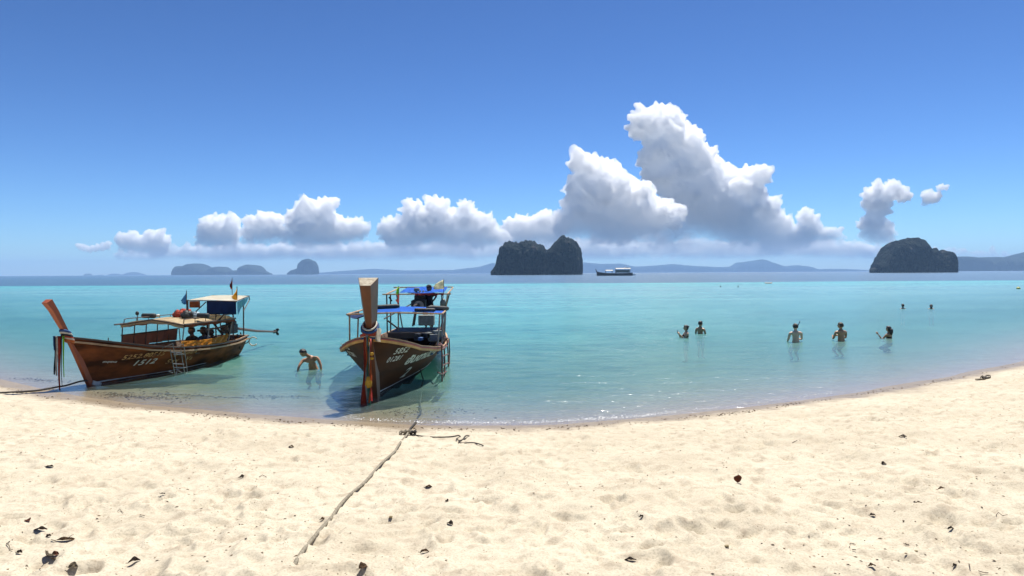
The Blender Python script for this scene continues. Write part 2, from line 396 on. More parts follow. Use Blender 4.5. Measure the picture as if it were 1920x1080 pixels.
isl([(1786, 510), (1788, 482), (1800, 481), (1811, 482), (1822, 485), (1823, 491), (1832, 489), (1842, 484), (1855, 482), (1860, 485), (1876, 484), (1884, 483), (1888, 482), (1899, 487), (1908, 481), (1920, 478), (1950, 470), (2000, 478), (2060, 500), (2070, 509)], 4300, 'blue cliff-edged range behind the right-hand islet', 3, .03)
isl([(1756, 510), (1760, 474), (1772, 470), (1784, 476), (1800, 509)], 3400, 'paler rounded hill just behind the low block of the right islet', 13, .02)
isl([(325, 517), (327, 508), (334, 503), (340, 499), (355, 499), (362, 495), (372, 494), (381, 498), (388, 503), (400, 506), (408, 501), (416, 500), (424, 505), (433, 509), (444, 507), (457, 508), (460, 500), (470, 496), (480, 498), (492, 507), (508, 513)], 5200, 'blue island chain with rounded tops behind the left boat', 4, .03)
isl([(539, 512), (546, 507), (560, 503), (561, 494), (568, 487), (579, 485), (590, 490), (596, 499), (598, 511)], 5000, 'steep blue dome-shaped island between the two boats', 5, .03)
isl([(153, 523), (160, 516), (165, 513), (171, 518), (182, 516), (190, 515), (196, 520)], 8000, 'small faint twin-peaked island at the far left', 6, .03)
isl([(200, 521), (215, 513), (230, 516), (250, 510), (262, 513), (275, 519)], 9200, 'very faint island left of the blue chain', 7, .03)
isl([(590, 512), (640, 508), (700, 504), (760, 507), (850, 506), (900, 500), (925, 492), (935, 500), (940, 509)], 9300, 'low faint coast running behind the right boat to the notched islet', 8, .03, .06)
isl([(1085, 509), (1095, 492), (1130, 495), (1160, 494), (1190, 500), (1240, 497), (1260, 495), (1290, 498), (1330, 500), (1350, 501), (1372, 500), (1385, 492), (1405, 490), (1428, 486), (1440, 491), (1470, 500), (1492, 497), (1515, 500), (1530, 505), (1560, 504), (1600, 505), (1640, 507)], 9000, 'long pale blue mountain coast between the two dark islets', 9, .03, .06)

# ------------------------------------------------------------------ haze: one closed box of even air
hb = MB().box((0, 4000, 105), (24000, 14000, 235))
m, N, L = newmat('haze_air'); o_ = N.new('ShaderNodeOutputMaterial'); pv = N.new('ShaderNodeVolumePrincipled')
pv.inputs['Color'].default_value = (.34, .53, .80, 1); pv.inputs['Density'].default_value = 1.25e-4; pv.inputs['Anisotropy'].default_value = .0
L.new(pv.outputs[0], o_.inputs['Volume'])
hz = hb.build('haze', m); tag(hz, kind='stuff')

# ------------------------------------------------------------------ clouds: real bodies of billows, far outside the haze
m, N, L = newmat('cloud_white'); o_ = N.new('ShaderNodeOutputMaterial')
sv_ = N.new('ShaderNodeVolumeScatter'); sv_.inputs['Color'].default_value = (1, 1, 1, 1); sv_.inputs['Density'].default_value = .014; sv_.inputs['Anisotropy'].default_value = .0
L.new(sv_.outputs[0], o_.inputs['Volume'])
M_cloud = m
def inpoly(x, y, P):
    c = np.zeros(len(x), bool); n = len(P)
    for i in range(n):
        (x1, y1), (x2, y2) = P[i], P[(i + 1) % n]
        k = ((y1 > y) != (y2 > y)); xx = (x2 - x1) * (y - y1) / ((y2 - y1) or 1e-9) + x1
        c ^= k & (x < xx)
    return c
def edist(x, y, P):
    d = np.full(len(x), 1e9); n = len(P)
    for i in range(n):
        a = np.array(P[i], float); b = np.array(P[(i + 1) % n], float); ab = b - a
        t = np.clip(((x - a[0]) * ab[0] + (y - a[1]) * ab[1]) / (ab @ ab), 0, 1)
        d = np.minimum(d, np.hypot(x - a[0] - t * ab[0], y - a[1] - t * ab[1]))
    return d
def cloud(P, Y, label, n=260, rmax=26, fade=(455, 430), rmin=2.5, vox=26., seed=0, thick=.6, thin=1.):
    rg = np.random.RandomState(seed); P = [tuple(map(float, p)) for p in P]
    A = np.array(P); x = rg.uniform(A[:, 0].min(), A[:, 0].max(), 6000); y = rg.uniform(A[:, 1].min(), A[:, 1].max(), 6000)
    k = inpoly(x, y, P); x, y = x[k], y[k]; d = edist(x, y, P)
    k = d > rmin * .8; x, y, d = x[k], y[k], d[k]
    order = np.argsort(-np.minimum(d, rmax) + rg.rand(len(d)) * 6)
    sel = []; 
    for i in order:                                    # bigger billows first, small ones only where they stick out
        r = min(d[i] * 1.02, rmax) * (.9 + .2 * rg.rand())
        if all((x[i] - a) ** 2 + (y[i] - b) ** 2 > (max(.62 * c, .35 * r)) ** 2 for a, b, c in sel): sel.append((x[i], y[i], r))
        if len(sel) >= n: break
    b = bmesh.new(); s_ = Y / F
    for (a, c, r) in sel:
        p = at(a, c, Y); rr = r * s_
        dm = min(60., edist(np.array([a]), np.array([c]), P)[0]) * s_ * thick
        for q in range(1 if r < 6 else 2):
            b2 = bmesh.new(); bmesh.ops.create_icosphere(b2, subdivisions=2, radius=rr)
            oy = rg.uniform(-.6, .3) * dm if q == 0 else rg.uniform(-.7, .7) * dm
            b2.transform(Matrix.Translation((p.x, p.y + oy, p.z)))
            me = bpy.data.meshes.new('t'); b2.to_mesh(me); b2.free(); b.from_mesh(me); bpy.data.meshes.remove(me)
    me = bpy.data.meshes.new('cloud'); b.to_mesh(me); b.free()
    o = bpy.data.objects.new('cloud', me); col.objects.link(o)
    md = o.modifiers.new('r', 'REMESH'); md.mode = 'VOXEL'; md.voxel_size = vox; md.use_smooth_shade = True
    dg = bpy.context.evaluated_depsgraph_get(); m2_ = bpy.data.meshes.new_from_object(o.evaluated_get(dg)); o.modifiers.clear(); o.data = m2_
    sz = min(1, max(.35, rmax * s_ / 220))
    nv = len(m2_.vertices); co = np.empty(nv * 3, np.float32); m2_.vertices.foreach_get('co', co); co = co.reshape(-1, 3)
    no = np.empty(nv * 3, np.float32); m2_.vertices.foreach_get('normal', no); no = no.reshape(-1, 3)
    S = 1 / (330. * sz ** .7); dsp = np.empty(nv, np.float32)
    for i in range(nv):
        v = Vector(co[i]) * S
        a1 = abs(mnoise.noise(v)) ; a2 = abs(mnoise.noise(v * 2.3 + Vector((3, 1, 2)))); a3 = abs(mnoise.noise(v * 5.1 + Vector((9, 4, 2)))); a4 = mnoise.noise(v * 11)
        dsp[i] = (a1 - .12) * 300 + (a2 - .12) * 240 + (a3 - .12) * 170 + a4 * 60
    co = co + no * dsp[:, None] * sz
    m2_.vertices.foreach_set('co', co.ravel()); m2_.update(); o.data = m2_
    md = o.modifiers.new('r', 'REMESH'); md.mode = 'VOXEL'; md.voxel_size = vox * .95
    dg = bpy.context.evaluated_depsgraph_get(); dg.update(); m2_ = bpy.data.meshes.new_from_object(o.evaluated_get(dg)); o.modifiers.clear(); o.data = m2_
    bb_ = bmesh.new(); bb_.from_mesh(m2_); seen = set(); small = []
    for v0 in bb_.verts:
        if v0 in seen: continue
        comp = [v0]; seen.add(v0)
        for v_ in comp:
            for e_ in v_.link_edges:
                w_ = e_.other_vert(v_)
                if w_ not in seen: seen.add(w_); comp.append(w_)
        if len(comp) < 260: small += comp
    bmesh.ops.delete(bb_, geom=small, context='VERTS'); bb_.to_mesh(m2_); bb_.free()
    nv = len(m2_.vertices); co = np.empty(nv * 3, np.float32); m2_.vertices.foreach_get('co', co); co = co.reshape(-1, 3)
    zb = at(960, fade[0], Y).z; zt = at(960, fade[1], Y).z
    body_ = np.clip((co[:, 2] - zb) / (zt - zb), 0, 1)
    # the base thins out: the body gets shallower towards the mist
    nz_ = np.array([mnoise.noise(Vector(c) / 900) for c in co]) * .35
    tk = np.clip(body_ + nz_, 0, 1); tk = (.015 + .985 * tk * tk * (3 - 2 * tk)) * thin
    co[:, 1] = Y + (co[:, 1] - Y) * tk
    m2_.vertices.foreach_set('co', co.ravel()); m2_.update()
    m2_.polygons.foreach_set('use_smooth', [True] * len(m2_.polygons)); m2_.materials.clear(); m2_.materials.append(M_cloud)
    tag(o, label, 'cloud', 'white cumulus clouds over the horizon')
    return o
CY = 15000.
cloud([(1203, 202), (1214, 203), (1226, 210), (1238, 209), (1250, 208), (1262, 214), (1275, 218), (1279, 232), (1286, 240), (1300, 238), (1306, 250), (1312, 268), (1324, 280), (1334, 288), (1345, 293), (1346, 314), (1362, 324), (1368, 345), (1376, 340), (1390, 322), (1398, 310), (1410, 310), (1420, 314), (1431, 318), (1431, 345), (1425, 358), (1440, 372), (1447, 378), (1449, 388), (1464, 400), (1468, 412), (1482, 408), (1490, 420), (1505, 428), (1520, 438), (1560, 450), (1560, 475), (1060, 475), (1100, 452), (1200, 440), (1278, 428), (1282, 412), (1272, 385), (1258, 378), (1240, 352), (1222, 335), (1210, 318), (1196, 305), (1198, 290), (1212, 282), (1212, 264), (1198, 252), (1182, 242), (1174, 230), (1178, 226), (1190, 224), (1190, 212)],
      CY, 'tallest white cumulus tower with a leaning head, right of the notched islet', 420, 30, (478, 350), seed=1, thick=.42)
cloud([(1095, 296), (1104, 300), (1114, 301), (1125, 302), (1143, 307), (1146, 315), (1163, 316), (1170, 326), (1172, 338), (1183, 337), (1198, 344), (1214, 350), (1222, 362), (1228, 376), (1229, 385), (1245, 383), (1254, 372), (1262, 384), (1278, 384), (1282, 396), (1276, 415), (1262, 430), (1240, 445), (1160, 455), (1080, 452), (1044, 440), (1046, 410), (1062, 388), (1060, 372), (1070, 360), (1068, 340), (1080, 330), (1078, 320), (1083, 306)],
      CY - 1500, 'broad white cumulus hump standing left of the tallest tower', 320, 24, (474, 370), seed=2, thick=.5)
cloud([(1500, 428), (1500, 398), (1508, 392), (1520, 396), (1526, 410), (1536, 420), (1545, 430), (1560, 424), (1578, 436), (1590, 448), (1560, 462), (1490, 460), (1470, 448)], CY, 'small ragged cloud at the right foot of the tallest tower', 90, 10, (470, 410), seed=3, vox=20)
cloud([(1634, 346), (1643, 342), (1653, 344), (1656, 353), (1663, 352), (1672, 344), (1680, 350), (1684, 359), (1700, 360), (1706, 366), (1700, 374), (1682, 374), (1664, 376), (1664, 392), (1655, 404), (1670, 420), (1678, 440), (1668, 460), (1620, 455), (1606, 415), (1622, 410), (1630, 400), (1616, 380), (1622, 372), (1620, 362), (1632, 358)], CY, 'cloud with two puffs on a wispy stem above the right-hand islet', 120, 11, (470, 375), seed=4, vox=20)
cloud([(1732, 370), (1735, 362), (1745, 359), (1760, 361), (1766, 369), (1760, 378), (1745, 381), (1722, 386)], CY, 'small rounded cloud puff right of the two-puff cloud', 30, 8, (400, 372), seed=5, vox=18)
cloud([(1756, 352), (1760, 347), (1770, 346), (1781, 348), (1779, 353), (1770, 356), (1760, 358)], CY, 'tiny flat cloud puff, topmost at the right', 20, 5, (380, 352), seed=6, vox=16)
cloud([(712, 428), (722, 418), (740, 415), (756, 408), (757, 380), (764, 370), (776, 374), (780, 388), (795, 390), (805, 376), (815, 372), (828, 378), (838, 392), (856, 396), (862, 380), (872, 377), (882, 388), (892, 398), (905, 400), (914, 410), (926, 412), (934, 425), (950, 456), (930, 466), (860, 472), (780, 472), (725, 466)], CY, 'long knobbly cloud bank with three peaks above the right boat', 220, 15, (482, 402), seed=7, vox=20)
cloud([(940, 428), (962, 412), (975, 405), (990, 410), (1002, 404), (1016, 396), (1030, 400), (1048, 410), (1062, 424), (1050, 460), (1000, 468), (950, 466)], CY + 500, 'low cloud joining the knobbly bank to the broad hump, above the notched islet', 100, 13, (478, 405), seed=8, vox=20)
cloud([(540, 400), (556, 388), (575, 380), (600, 378), (618, 378), (626, 388), (622, 400), (624, 412), (640, 410), (662, 410), (676, 416), (690, 428), (672, 460), (640, 466), (600, 464), (570, 460), (534, 460), (528, 428), (545, 418)], CY, 'cloud cluster with a flat-topped crown between the two boats', 180, 15, (478, 400), seed=9, vox=20)
cloud([(455, 456), (462, 420), (472, 408), (490, 402), (505, 404), (520, 404), (532, 412), (526, 424), (534, 458), (500, 466), (465, 466)], CY, 'rounded cloud just left of the flat-topped cluster', 90, 13, (474, 406), seed=10, vox=20)
cloud([(366, 456), (376, 420), (388, 408), (402, 406), (416, 414), (434, 414), (444, 424), (446, 458), (425, 466), (390, 467)], CY, 'compact rounded cloud above the blue island chain', 90, 13, (474, 410), seed=11, vox=20)
cloud([(216, 450), (222, 441), (240, 436), (254, 432), (258, 446), (272, 440), (282, 434), (298, 432), (310, 442), (318, 450), (308, 480), (280, 483), (230, 480)], CY, 'pair of small joined clouds, leftmost of the larger ones', 80, 9, (486, 436), seed=12, vox=18)
cloud([(148, 462), (156, 457), (168, 463), (190, 458), (200, 453), (208, 458), (204, 468), (170, 472), (150, 470)], CY, 'faint low cloud scraps at the far left', 40, 5, (478, 450), seed=13, vox=16)
cloud([(180, 482), (300, 468), (450, 458), (620, 462), (760, 455), (900, 460), (1080, 452), (1300, 456), (1500, 452), (1640, 460), (1760, 470), (1900, 476), (1900, 492), (1500, 494), (900, 492), (200, 496)], CY + 2500, 'thin cloud veil added as pale haze along the whole horizon behind the towers', 260, 16, (490, 470), seed=14, vox=40, thick=.5, thin=.32)  # added veil that puts a soft pale haze band above the horizon

# ------------------------------------------------------------------ long-tail boats
M_hull1 = mat('worn_red_brown_timber', (.27, .078, .024), (.050, .017, .007), rough=.75, spec=.08, scale=1.6, stretch=(.6, 1, 1.6), bump=.25, contrast=(.38, .62))
M_hull2 = mat('dark_brown_varnish', (.075, .027, .009), (.034, .014, .006), rough=.6, spec=.06, scale=1.4, stretch=(.5, 1, 2), bump=.12, contrast=(.35, .65))
M_stem1 = mat('orange_painted_timber', (.32, .070, .018), (.22, .048, .013), rough=.5, scale=6, stretch=(1, 1, .3), bump=.2)
M_stem2 = mat('varnished_stem_timber', (.15, .050, .018), (.09, .032, .013), rough=.42, scale=5, stretch=(1, 1, .25), bump=.15)
M_endgrain = mat('weathered_end_grain', (.45, .40, .30), (.26, .21, .15), rough=.9, scale=14, bump=.5)
M_inner = mat('old_inner_timber', (.12, .07, .04), (.06, .035, .02), rough=.8, scale=3, stretch=(.4, 2, 1), bump=.4)
M_blueboard = mat('blue_inner_paint', (.06, .16, .36), (.035, .09, .2), rough=.6, scale=4, bump=.2)
M_tan = mat('pale_rail_timber', (.52, .33, .17), (.34, .19, .09), rough=.55, scale=5, stretch=(.4, 2, 2), bump=.2)
M_dark = mat('dark_cap_timber', (.07, .045, .03), rough=.6, scale=5, bump=.2)
M_yellow = mat('yellow_rail_paint', (.72, .38, .07), (.50, .24, .04), rough=.45, scale=4, bump=.1)
M_red = mat('red_rail_paint', (.40, .05, .03), rough=.45, scale=4, bump=.1)
M_white = mat('white_bottom_paint', (.62, .62, .58), (.42, .43, .40), rough=.6, scale=7, bump=.2)
M_steel = mat('dull_steel_tube', (.30, .29, .27), (.16, .15, .14), rough=.42, metal=.7, scale=9, bump=.1)
M_iron = mat('dark_iron_tube', (.05, .045, .04), (.10, .05, .03), rough=.6, scale=9, bump=.2)
M_engine = mat('greasy_black_iron', (.035, .035, .035), (.015, .015, .015), rough=.45, metal=.5, scale=12, bump=.4)
M_grey = mat('grey_enamel', (.20, .22, .19), (.12, .13, .11), rough=.5, scale=9, bump=.1)
M_canvas = mat('cream_canvas', (.72, .60, .40), (.60, .47, .30), rough=.85, scale=3, bump=.3, transl=.25)
M_whitecan = mat('off_white_canvas', (.82, .77, .66), (.72, .66, .54), rough=.8, scale=3, bump=.2, transl=.2)
M_gold = mat('yellow_tarpaulin', (.90, .50, .07), (.74, .36, .04), rough=.35, scale=5, stretch=(1, 1, .5), bump=.5, transl=.55)
M_bluetarp = mat('bright_blue_tarpaulin', (.06, .26, .85), (.04, .20, .72), rough=.4, scale=5, bump=.5, transl=.2)
M_navy = mat('navy_cloth', (.012, .045, .17), (.01, .035, .13), rough=.8, scale=4, bump=.2, transl=.15)
M_turq = mat('turquoise_print_cloth', (.10, .42, .48), (.04, .22, .42), rough=.7, scale=7, bump=.2, transl=.35, contrast=(.48, .52))
M_orangecl = mat('orange_brown_cloth', (.40, .13, .04), (.26, .08, .03), rough=.8, scale=5, bump=.3, transl=.3)
M_panel = mat('brown_side_board', (.26, .10, .05), (.17, .065, .035), rough=.7, scale=3, bump=.2)
M_roll = mat('black_rolled_cover', (.025, .03, .028), (.012, .014, .014), rough=.6, scale=9, bump=.6)
M_rope = mat('sandy_rope', (.34, .30, .22), (.20, .17, .12), rough=.95, scale=30, bump=.8)
M_ropedk = mat('dark_rope', (.07, .06, .05), (.035, .03, .025), rough=.95, scale=30, bump=.8)
M_letter_w = mat('white_lettering', (.78, .77, .70), (.5, .5, .46), rough=.6, scale=9, bump=0)
M_letter_y = mat('faded_yellow_lettering', (.62, .34, .12), (.34, .15, .06), rough=.7, scale=9, bump=0, contrast=(.42, .58))
def cloth(name, c): return mat(name, c, tuple(x * .75 for x in c), rough=.8, scale=8, bump=.3, transl=.3)
C_red, C_white, C_green, C_lime, C_blue, C_black, C_yel, C_org, C_pink, C_teal, C_ltb = (cloth('cloth_' + n, c) for n, c in (
    ('red', (.50, .07, .03)), ('white', (.72, .68, .58)), ('green', (.12, .28, .18)), ('lime', (.30, .72, .05)), ('blue', (.03, .09, .25)), ('black', (.02, .02, .025)),
    ('yellow', (.80, .46, .05)), ('orange', (.62, .16, .04)), ('pink', (.75, .20, .16)), ('teal', (.16, .36, .30)), ('sky', (.08, .26, .48))))

class Boat:
    def __init__(s, name, label, foot, aft, L, B, zg, rake, beam, keel):
        s.a = Vector((aft[0], aft[1], 0)).normalized(); s.r = Vector((s.a.y, -s.a.x, 0)); s.o = Vector((foot[0], foot[1], 0))
        rz = math.atan2(s.a.y, s.a.x)            # local x runs aft, local -y is the viewer's right
        s.root = tag(empty(name, s.o, rz), label, 'boat')
        s.L, s.B, s.zg, s.rake, s.beam, s.keel = L, B, zg, rake, beam, keel
    def b(s, t): return s.B * float(np.interp(t, *zip(*s.beam)))
    def g(s, t):
        xs, z = zip(*s.zg); return float(np.interp(t, xs, z))
    def k(s, t):
        xs, z = zip(*s.keel); return float(np.interp(t, xs, z))
    def pt(s, t, q, side, off=0., inset=0.):
        """hull point in local (x aft, y to the viewer's left, z)"""
        zk, zs = s.k(t), s.g(t)
        z = zk + (zs - zk) * q
        p = 1.15 - .62 * min(1, t / .35)
        w_ = max(s.b(t) * q ** p - inset, 0) + off
        x = t * s.L - s.rake * z * (1 - t) ** 6
        return Vector((x, -side * w_, z))
    def uv(s, x, z, side, off):
        t = x / s.L
        for _ in range(8): t = min(max((x + s.rake * z * (1 - t) ** 6) / s.L, 0), 1)
        q = (z - s.k(t)) / (s.g(t) - s.k(t))
        return s.pt(t, max(q, .01), side, off)
    def loc(s, p):
        d = Vector(p) - s.o; return Vector((d.dot(s.a), -d.dot(s.r), d.z))
    def pix(s, px, py, x=None, y=None, z=None):
        """local point seen at a photo pixel, given one local coordinate"""
        c = s.loc(Vector((0, 0, EYE))); d = ray(px, py); d = Vector((d.dot(s.a), -d.dot(s.r), d.z))
        t = (x - c.x) / d.x if x is not None else (y - c.y) / d.y if y is not None else (z - c.z) / d.z
        return c + d * t
    def world(s, p):
        return s.o + s.a * p[0] - s.r * p[1] + Vector((0, 0, p[2]))
    def hull(s, m_out, m_in, m_deck):
        T = np.concatenate([np.linspace(0, .3, 26), np.linspace(.32, 1, 30)]); Q = np.linspace(0, 1, 15)
        def shell(inset, flip, q0=0.):
            V = []
            for t in T:
                for side in (1,):
                    row = [s.pt(t, 1 - (1 - q0) * (1 - q), 1, inset=inset) for q in Q[::-1]] + [s.pt(t, 1 - (1 - q0) * (1 - q), -1, inset=inset) for q in Q[1:]]
                    V += [tuple(p) for p in row]
            return V
        n = 2 * len(Q) - 1
        o = link('hull', grid_mesh('hull', np.array(shell(0, 0)), len(T), n), m_out, s.root)
        tr = MB(); row = [s.pt(1, q, 1) for q in Q[::-1]] + [s.pt(1, q, -1) for q in Q[1:]]
        c = [p + Vector((.03, 0, 0)) for p in row]; tr.hexa(row, c); tr.build('transom', m_out, s.root)
        V = np.array(shell(.05, 1)); V[:, 2] += .02
        link('inner_lining', grid_mesh('inner_lining', V, len(T), n), m_in, s.root)
        # floor boards: individual planks
        zf = -.02
        for k in range(int(s.B * 2 / .22)):
            y0 = -s.B + .06 + k * .22
            ts = [t for t in np.linspace(.12, .98, 30) if s.b(t) * .55 > max(abs(y0), abs(y0 + .2))]
            if len(ts) < 2: continue
            MB().box((s.L * (ts[0] + ts[-1]) / 2, y0 + .1, zf), (s.L * (ts[-1] - ts[0]), .2, .025)).build('floor_plank', m_in, s.root)
        # frames across the inside
        for t in np.linspace(.16, .94, 9):
            mb = MB(); P = [s.pt(t, q, 1, inset=.07) for q in (1, .8, .6, .4, .25, .12)] + [s.pt(t, q, -1, inset=.07) for q in (.12, .25, .4, .6, .8, 1)]
            mb.tube(P, .028, 5).build('rib', m_in, s.root)
        # foredeck and thwarts
        ft = [.02, .05, .08, .115, .15]
        mb = MB(); mb.sheet([[s.pt(t, .93, sd, inset=.06) for sd in (1, .5, 0, -.5, -1)] for t in ft], .03).build('foredeck', m_deck, s.root)
        for t in (.24, .36, .48):
            b_ = s.b(t) - .1
            MB().box((t * s.L, 0, s.g(t) - .2), (.24, 2 * b_, .035), bev=.006).build('thwart', m_deck, s.root)
    def rail(s, name, m_, w_, h, dz, off=0., t0=0., t1=1., q=1.):
        for side in (1, -1):
            ts = np.concatenate([np.linspace(t0, .3, 26), np.linspace(.32, t1, 30)])
            P = [s.pt(t, q, side, off) + Vector((0, 0, dz)) for t in ts]
            MB().sweep(P, w_, h, [Vector((0, -side, 0))] * len(P)).build(name, m_, s.root)
        if t1 >= 1:
            a, b_ = s.pt(1, q, 1, off), s.pt(1, q, -1, off)
            MB().box(((a.x + b_.x) / 2 + .03, 0, a.z + dz + h / 2), (.06, abs(a.y - b_.y) + 2 * w_, h * .98)).build(name, m_, s.root)
    def stem(s, m_, secs, m_end=None, cut=.1):
        """secs: (x, z, front width, back width, depth) from foot to head"""
        R_ = []
        for i, (x, z, wf, wb, d) in enumerate(secs):
            dz = -cut if i == len(secs) - 1 else 0
            R_.append([Vector((x, -wf / 2, z + dz)), Vector((x, wf / 2, z + dz)), Vector((x + d, wb / 2, z)), Vector((x + d, -wb / 2, z))])
        o = MB().rings(R_).build('stem_post', m_, s.root)
        if m_end:
            top = R_[-1]; n = Vector((0, 0, .006))
            c = sum(top, Vector()) / 4
            mb = MB(); mb.hexa([c + (p - c) * .97 + n * .4 for p in top], [c + (p - c) * .97 + n for p in top])
            mb.build('end_grain', m_end, o)
    def text(s, body, x0, z0, h, side, m_, name='lettering', slant=.15, font=None, dip=0., gap=1.0, wid=1.0, off=.008, bold=.02):
        cu = bpy.data.curves.new('t', 'FONT'); cu.body = body; cu.size = 1; cu.resolution_u = 3; cu.shear = slant; cu.space_character = gap
        cu.fill_mode = 'FRONT'; cu.offset = bold
        if font: cu.font = font
        ob = bpy.data.objects.new('t', cu); col.objects.link(ob)
        dg = bpy.context.evaluated_depsgraph_get(); me = bpy.data.meshes.new_from_object(ob.evaluated_get(dg)); bpy.data.objects.remove(ob)
        b = bmesh.new(); b.from_mesh(me)
        bmesh.ops.triangulate(b, faces=b.faces[:])
        for _ in range(2):
            long_ = [e for e in b.edges if e.calc_length() > .12]
            if long_: bmesh.ops.subdivide_edges(b, edges=long_, cuts=1)
        for v in b.verts:
            u, w_ = v.co.x * h * wid, v.co.y * h
            x = x0 + u * (1 if side > 0 else -1); z = z0 + w_ + dip * u
            v.co = s.uv(x, z, side, off)
        bmesh.ops.triangulate(b, faces=b.faces[:]); b.to_mesh(me); b.free()
        return link(name, me, m_, s.root)
THAI = None
import glob, os
for d_ in (os.path.join(bpy.utils.system_resource('DATAFILES') or '', 'fonts'),):
    for f_ in glob.glob(os.path.join(d_, 'NotoSansThai*')):
        try: THAI = bpy.data.fonts.load(f_)
        except Exception: THAI = None

def tubes(parent, name, m_, segs, r=.018):
    for P in segs: MB().tube(P, r, 6).build(name, m_, parent)

# ================= left boat
B1 = Boat('longtail_boat', 'weathered red-brown long-tail boat with an orange prow, beached at the left', (-10.95, 18.0), (1.22, 7.7), 6.7, 1.02,
    [(0, 1.27), (.08, 1.08), (.2, .86), (.35, .72), (.55, .64), (.8, .62), (1, .66)], .55,
    [(0, .06), (.04, .25), (.1, .52), (.18, .76), (.27, .94), (.4, 1), (.65, .97), (.85, .8), (1, .52)], [(0, -.02), (.1, -.18), (.4, -.30), (.8, -.26), (1, -.12)])
B = B1; r1 = B.root
B.hull(M_hull1, M_inner, M_inner)
B.rail('rub_rail', M_tan, .05, .045, -.10, 0, t1=1.)
B.rail('cap_rail', M_dark, .06, .035, .0, -.02, t1=1.)
B.rail('gunwale_edge', M_tan, .03, .014, .036, -.02, t1=1.)
B.stem(M_stem1, [(-.03, -.12, .10, .11, .16), (-.62, 1.0, .10, .11, .15), (-.82, 1.35, .10, .12, .11), (-1.27, 2.0, .14, .17, .15), (-1.46, 2.27, .14, .18, .15)], M_stem1, .08)
MB().box((.13, 0, .02), (.30, .16, .10), Matrix.Rotation(R(20), 3, 'Y')).build('white_foot', M_white, r1)
for side in (1, -1):       # faded white waterline
    ts = np.linspace(.02, .62, 30); P = [B.uv(t * B.L, .03 + .02 * t, side, .006) for t in ts]
    MB().sweep(P, .006, .03, [Vector((0, -side, 0))] * len(P)).build('waterline', M_white, r1)
B.text('5252.80515', .62, .58, .17, 1, M_letter_y, slant=.2, gap=1.05, wid=1.35, dip=-.0)
B.text('1512', .98, .37, .20, 1, M_letter_w, slant=.25, gap=1.1, wid=1.5)
if THAI: B.text('เกาะสุกรทะเล', .18, .56, .10, 1, M_letter_w, slant=.1, font=THAI, wid=1.0, dip=-.12)
B.text('Siriwan', 2.15, .50, .15, 1, M_letter_y, slant=.2, gap=1.1, wid=2.0)
B.text('Say', 2.0, .30, .17, 1, M_letter_y, slant=.2, gap=1.2, wid=1.7); B.text('Va', 2.75, .30, .17, 1, M_letter_y, slant=.2, gap=1.2, wid=1.7)
# canopy
def c1(px, py, y): return B.pix(px, py, y=y)
near, farr = -.98, 1.0
F1 = c1(227, 603, farr); N1 = c1(349, 613, near)
zc = 1.40; xf = min(F1.x, N1.x)
x0 = B.pix(300, 607, z=zc).x; x0 = 2.4; x1 = 5.1
mid_up = .14
def roofpt(x, y): return Vector((x, y, zc + mid_up * (1 - (y / 1.0) ** 2) + .015 * math.sin(x * 4)))
Pm = [[roofpt(x, y) for y in np.linspace(-1.02, 1.02, 11)] for x in np.linspace(x0, x1, 12)]
rf = MB().sheet(Pm, .02).build('canopy_roof', M_canvas, r1)
for sd in (-1.02, 1.02):
    MB().sheet([[Vector((x, sd, zc - .0)), Vector((x, sd * 1.015, zc - .085 - .03 * math.sin(x * 5.1) ** 2))] for x in np.linspace(x0, x1, 30)], .012).build('valance', M_orangecl, rf)
MB().sheet([[roofpt(x0, y) + Vector((-.01, 0, 0)), roofpt(x0, y) + Vector((-.03, 0, -.10 - .03 * math.sin(y * 6) ** 2))] for y in np.linspace(-1.02, 1.02, 22)], .012).build('valance', M_canvas, rf)
segs = [[Vector((x0 - .02, -1.03, zc - .02)), roofpt(x0 - .02, 0), Vector((x0 - .02, 1.03, zc - .02))], [Vector((x0, -1.04, zc)), Vector((x1, -1.04, zc))], [Vector((x0 - .25, 1.04, zc)), Vector((x1, 1.04, zc))]]
tubes(r1, 'roof_tube', M_iron, segs, .022)
# low rail on the roof
for sd in (-.97, .97):
    tubes(r1, 'roof_rail', M_iron, [[Vector((x0 + .05, sd, zc + .02)), Vector((x0 + .07, sd, zc + .13)), Vector((x0 + .16, sd, zc + .15)), Vector((x1 - .1, sd, zc + .15)), Vector((x1, sd, zc + .05))]], .014)
    for x in np.linspace(x0 + .6, x1 - .5, 4): tubes(r1, 'rail_stanchion', M_iron, [[Vector((x, sd, zc)), Vector((x, sd, zc + .15))]], .011)
for x in np.linspace(x0 + .04, x1 - .05, 6):
    t_ = x / B.L
    tubes(r1, 'canopy_post', M_iron, [[Vector((x - .12, B.b(t_) - .05, B.g(t_))), Vector((x, 1.0, zc - .01))]], .018)
for x in (x0 + .04, x0 + 1.3, x1 - .1):
    t_ = x / B.L
    tubes(r1, 'canopy_post', M_steel, [[Vector((x - .06, -B.b(t_) + .05, B.g(t_))), Vector((x, -1.0, zc - .01))]], .02)
for i in range(4):     # boards along the far side
    xa = x0 + .04 + i * .62; xb = xa + .60; ya = B.b(xa / B.L) - .03; yb = B.b(xb / B.L) - .03
    MB().hexa([Vector((xa - .1, ya, .72)), Vector((xb - .1, yb, .70)), Vector((xb - .04, yb, 1.06)), Vector((xa - .04, ya, 1.06))],
              [Vector((xa - .1, ya + .015, .72)), Vector((xb - .1, yb + .015, .70)), Vector((xb - .04, yb + .015, 1.06)), Vector((xa - .04, ya + .015, 1.06))]).build('side_board', M_panel, r1)
tubes(r1, 'side_rail', M_iron, [[Vector((x0 - .04, B.b(x0 / B.L) - .01, 1.07)), Vector((x0 + 2.5, B.b((x0 + 2.5) / B.L) - .01, 1.07))]], .02)
